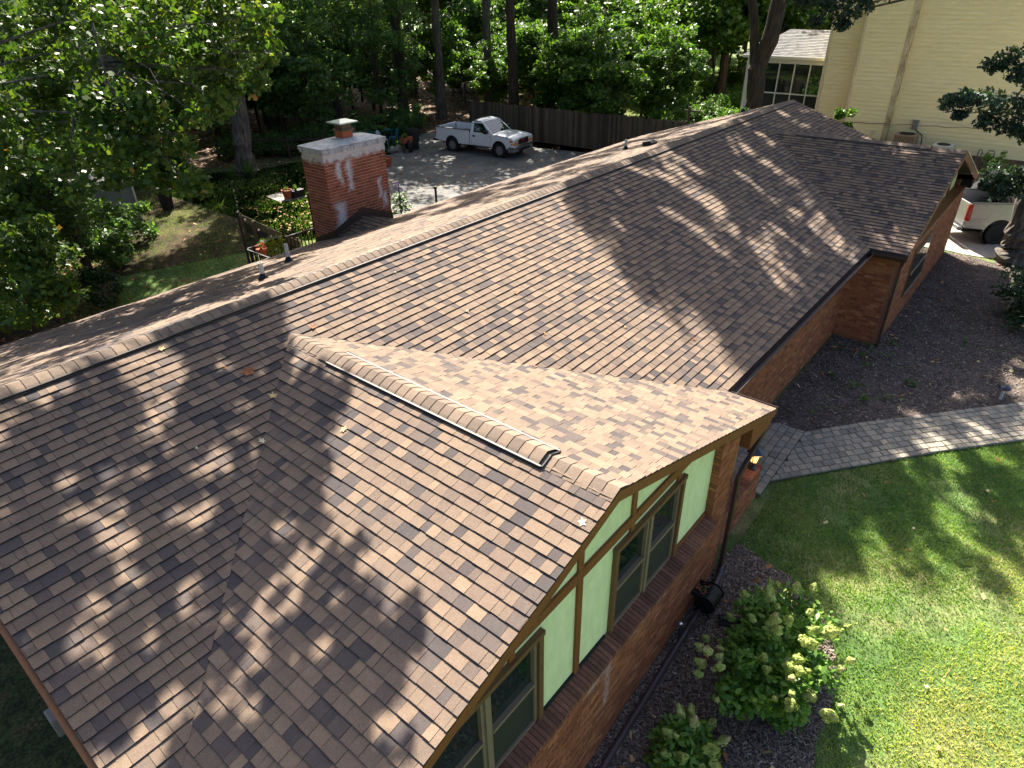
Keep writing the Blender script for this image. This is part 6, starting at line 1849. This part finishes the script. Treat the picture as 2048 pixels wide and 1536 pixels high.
hydrangea('large hydrangea with many cream-green flower heads beside the lawn', (6.98, 1.08, g(6.98)), 1.12, .76, .76, 96, 58)
hydrangea('smaller hydrangea at the bottom edge nearest the camera', (5.28, 1.50, g(5.28)), .46, .38, .36, 26, 19)
for i, (x, y) in enumerate([(14.14, 2.54), (13.6, 2.77), (19.51, 1.85), (17.41, 2.1), (16.95, 1.73), (19.36, -.01), (19.01, -.54)]):
    q = MB()
    for k in range(random.randint(2, 4)):
        a = random.random() * 6.28; L = random.uniform(.25, .5); prev = None
        for j in range(6):
            u = j / 5; rr = L * u; hh = .12 + .22 * math.sin(u * 2.6) * L; w_ = .014 * (1 - u * .8)
            cur = [(x + math.cos(a) * rr - math.sin(a) * w_, y + math.sin(a) * rr + math.cos(a) * w_, hh), (x + math.cos(a) * rr + math.sin(a) * w_, y + math.sin(a) * rr - math.cos(a) * w_, hh)]
            if prev: q.poly([prev[0], prev[1], cur[1], cur[0]], random.uniform(.5, 1))
            prev = cur
    tag(q.build('lily_leaves', M['leaf_bright']), 'few arching strap leaves growing out of the dark mulch', 'plant', 'strap-leaved plants in the mulch bed')
for i, (x, y) in enumerate([(17.78, 2.59), (16.64, 2.43), (15.51, 2.36), (15.7, 3.0), (15.02, 1.95), (17.31, 3.11), (17.2, 2.68), (18.46, 2.17), (16.43, 1.39), (19.64, .71), (15.44, 1.51)]):
    P = np.array([(x + random.gauss(0, .09), y + random.gauss(0, .09), .06 + random.random() * .14) for _ in range(random.randint(6, 14))])
    o = link('weed', leaf_cloud('weed', P, .055, 'tulip', M['leaf_bright'], up=.7), None)
    tag(o, 'small green seedling weed in the dark mulch', 'weed', 'seedling weeds in the mulch bed')

# ------------------------------------------------------------------ ground cover nobody could count
def blades(name, P, Lz, wdt, m, tone, lean=.6):
    n = len(P)
    a = rng.random(n) * 6.283
    h = Lz * rng.uniform(.5, 1.2, n)
    l = rng.uniform(.1, lean, n) * h
    b = rng.random(n) * 6.283
    V = np.zeros((n, 3, 3))
    wx, wy = np.cos(a) * wdt, np.sin(a) * wdt
    V[:, 0, 0] = P[:, 0] - wx; V[:, 0, 1] = P[:, 1] - wy
    V[:, 1, 0] = P[:, 0] + wx; V[:, 1, 1] = P[:, 1] + wy
    V[:, 2, 0] = P[:, 0] + np.cos(b) * l; V[:, 2, 1] = P[:, 1] + np.sin(b) * l
    V[:, :2, 2] = P[:, 2:3]
    V[:, 2, 2] = P[:, 2] + h
    return link(name, np_mesh(name, V.reshape(-1, 3), np.arange(n * 3).reshape(n, 3), tone, m), None, kind='stuff')
def with_z(q, off=0):
    return np.column_stack([q, np.interp(q[:, 0], GX, GZ) + off])
def patchy(q, f=1.0):
    x, y = q[:, 0] * f, q[:, 1] * f
    return (np.sin(x * 1.9 + 1.3 * np.sin(y * 1.4)) + np.sin(y * 2.3 + 1.7 * np.sin(x * 1.1 + 2)) + .7 * np.sin(x * 4.3 - y * 3.1)) / 2.7
q = scatter([(3, .3), (6.3, .25), (7.5, .3), (8.9, 1.3), (9.2, 2.5), (11.4, 2.5), (18.9, -3.9), (19.5, -8), (8, -8), (3, -4)], 330000, [near_bed, walk])
pt = patchy(q)
keep = rng.random(len(q)) < np.clip(1.0 - .55 * (pt < -.45), 0, 1)
q, pt = q[keep], pt[keep]
dry = .1 + np.clip((-.1 - q[:, 1]) * .5 + (8.5 - q[:, 0]) * .12, 0, .45)
blades('lawn_grass', with_z(q), .055, .009, M['blade'], np.clip(.30 + .18 * pt + dry * .75 + rng.normal(0, .13, len(q)) + (rng.random(len(q)) < .05) * .35, 0, 1), .9)
q = scatter([(2, 16), (9, 16.5), (13, 18.3), (17.5, 22.5), (18.8, 27), (20, 30.4), (24, 30), (31, 34), (24, 36.5), (14, 37), (8, 33), (5, 22)], 210000, [back_drive])
pt = patchy(q, .6)
keep = rng.random(len(q)) < np.clip(.7 + .6 * pt, .3, 1)
q, pt = q[keep], pt[keep]
blades('back_grass', with_z(q), .085, .011, M['blade'], np.clip(.28 + .16 * pt + rng.normal(0, .14, len(q)), 0, 1), .8)
q = scatter([(35, 33), (35, 17), (46, 13.5), (80, 16), (90, 40), (60, 55), (44, 40)], 60000)
blades('far_grass', with_z(q), .16, .03, M['blade'], np.clip(.45 + .2 * patchy(q, .4) + rng.normal(0, .14, len(q)), 0, 1), .8)

def chips(name, P, s0, s1, m, tone, tilt=.35, asp=.35):
    n = len(P)
    a = rng.random(n) * 6.283
    s = rng.uniform(s0, s1, n)
    u = np.column_stack([np.cos(a), np.sin(a), rng.normal(0, tilt, n)]) * s[:, None]
    v = np.column_stack([-np.sin(a), np.cos(a), rng.normal(0, tilt, n)]) * (s * asp * rng.uniform(.5, 1.3, n))[:, None]
    V = np.stack([P - u - v * .6, P + u * .8 - v, P + u + v * .7, P - u * .9 + v], 1)
    return link(name, np_mesh(name, V.reshape(-1, 3), np.arange(n * 4).reshape(n, 4), tone, m), None, kind='stuff')
for bed, n in ((mulch_bed, 90000), (near_bed, 60000)):
    q = scatter(bed, n, [walk])
    chips('mulch', with_z(q, .026) + np.array([0, 0, 1]) * rng.uniform(0, .02, len(q))[:, None], .010, .034, M['chip'], np.clip(rng.beta(1.6, 2.6, len(q)), 0, 1) * .95 + (rng.random(len(q)) < .035) * .25, .3, .3)
q = scatter([(14, 36.5), (32, 35), (34.3, 34), (34.6, 17), (40, 17), (60, 36), (50, 60), (-5, 60), (-4, 38)], 26000)
chips('leaf_litter', with_z(q, .03), .05, .12, M['dead_leaf'], rng.beta(1.3, 3, len(q)), .3, .6)
q = np.concatenate([scatter([(-3, 17.8), (6.5, 20.8), (8.4, 24.4), (10.6, 30.2), (4, 33), (-6, 30)], 2500), scatter([(13.6, 22.5), (17.4, 22.8), (18.4, 26), (17.8, 28.2), (14.4, 26.8)], 160), scatter([(10, 16), (34, 16), (33, 33), (18, 33), (8, 24)], 1800)])
chips('leaf_litter', with_z(q, .035), .03, .08, M['dead_leaf'], rng.beta(1.3, 3, len(q)), .3, .6)
q = np.concatenate([scatter(mulch_bed, 420, [walk]), scatter(near_bed, 170)])
chips('dead_leaf_scatter', with_z(q, .055), .025, .06, M['dead_leaf'], rng.beta(1.5, 2, len(q)), .45, .6)
q = scatter([(6, .3), (8.9, 1.3), (9.2, 2.5), (11.4, 2.5), (18.9, -3.9), (19.5, -8), (8, -8)], 160, [near_bed, walk])
chips('dead_leaf_scatter', with_z(q, .06), .02, .05, M['dead_leaf'], rng.beta(1.5, 2, len(q)), .45, .6)
# broad-leaved clover and plantain through the lawn
q = scatter([(6, .3), (8.9, 1.3), (9.2, 2.5), (11.4, 2.5), (18.9, -3.9), (19.5, -8), (6, -8)], 42000, [near_bed, walk])
pt = patchy(q, .8)
keep = rng.random(len(q)) < np.clip(.25 + pt, .03, 1)
q, pt = q[keep], pt[keep]
P = with_z(q, .045)
P[:, 2] += rng.uniform(-.015, .02, len(P))
o = link('clover', leaf_cloud('clover', P, .017, 'oval', M['blade'], up=.6, tone=np.clip(.22 + rng.normal(0, .12, len(q)), 0, 1)), None, kind='stuff')
for i, (x, y, l_, a_) in enumerate(((20.4, .9, 1.3, 2.3), (18.4, 1.8, .5, .4), (15.0, 2.2, .4, 1.2), (22.0, 1.4, .7, -.4), (7.9, .95, .4, .7))):
    q = MB(); z = g(x) + .05
    q.tube([(x, y, z), (x + l_ * .5 * math.cos(a_), y + l_ * .5 * math.sin(a_) + .05, z + .03), (x + l_ * math.cos(a_), y + l_ * math.sin(a_), z)], [.014, .011, .005], 6)
    tag(q.build('fallen_twig', M['bark']), 'thin dry twig lying on the dark mulch', 'twig', 'dry twigs on the mulch')
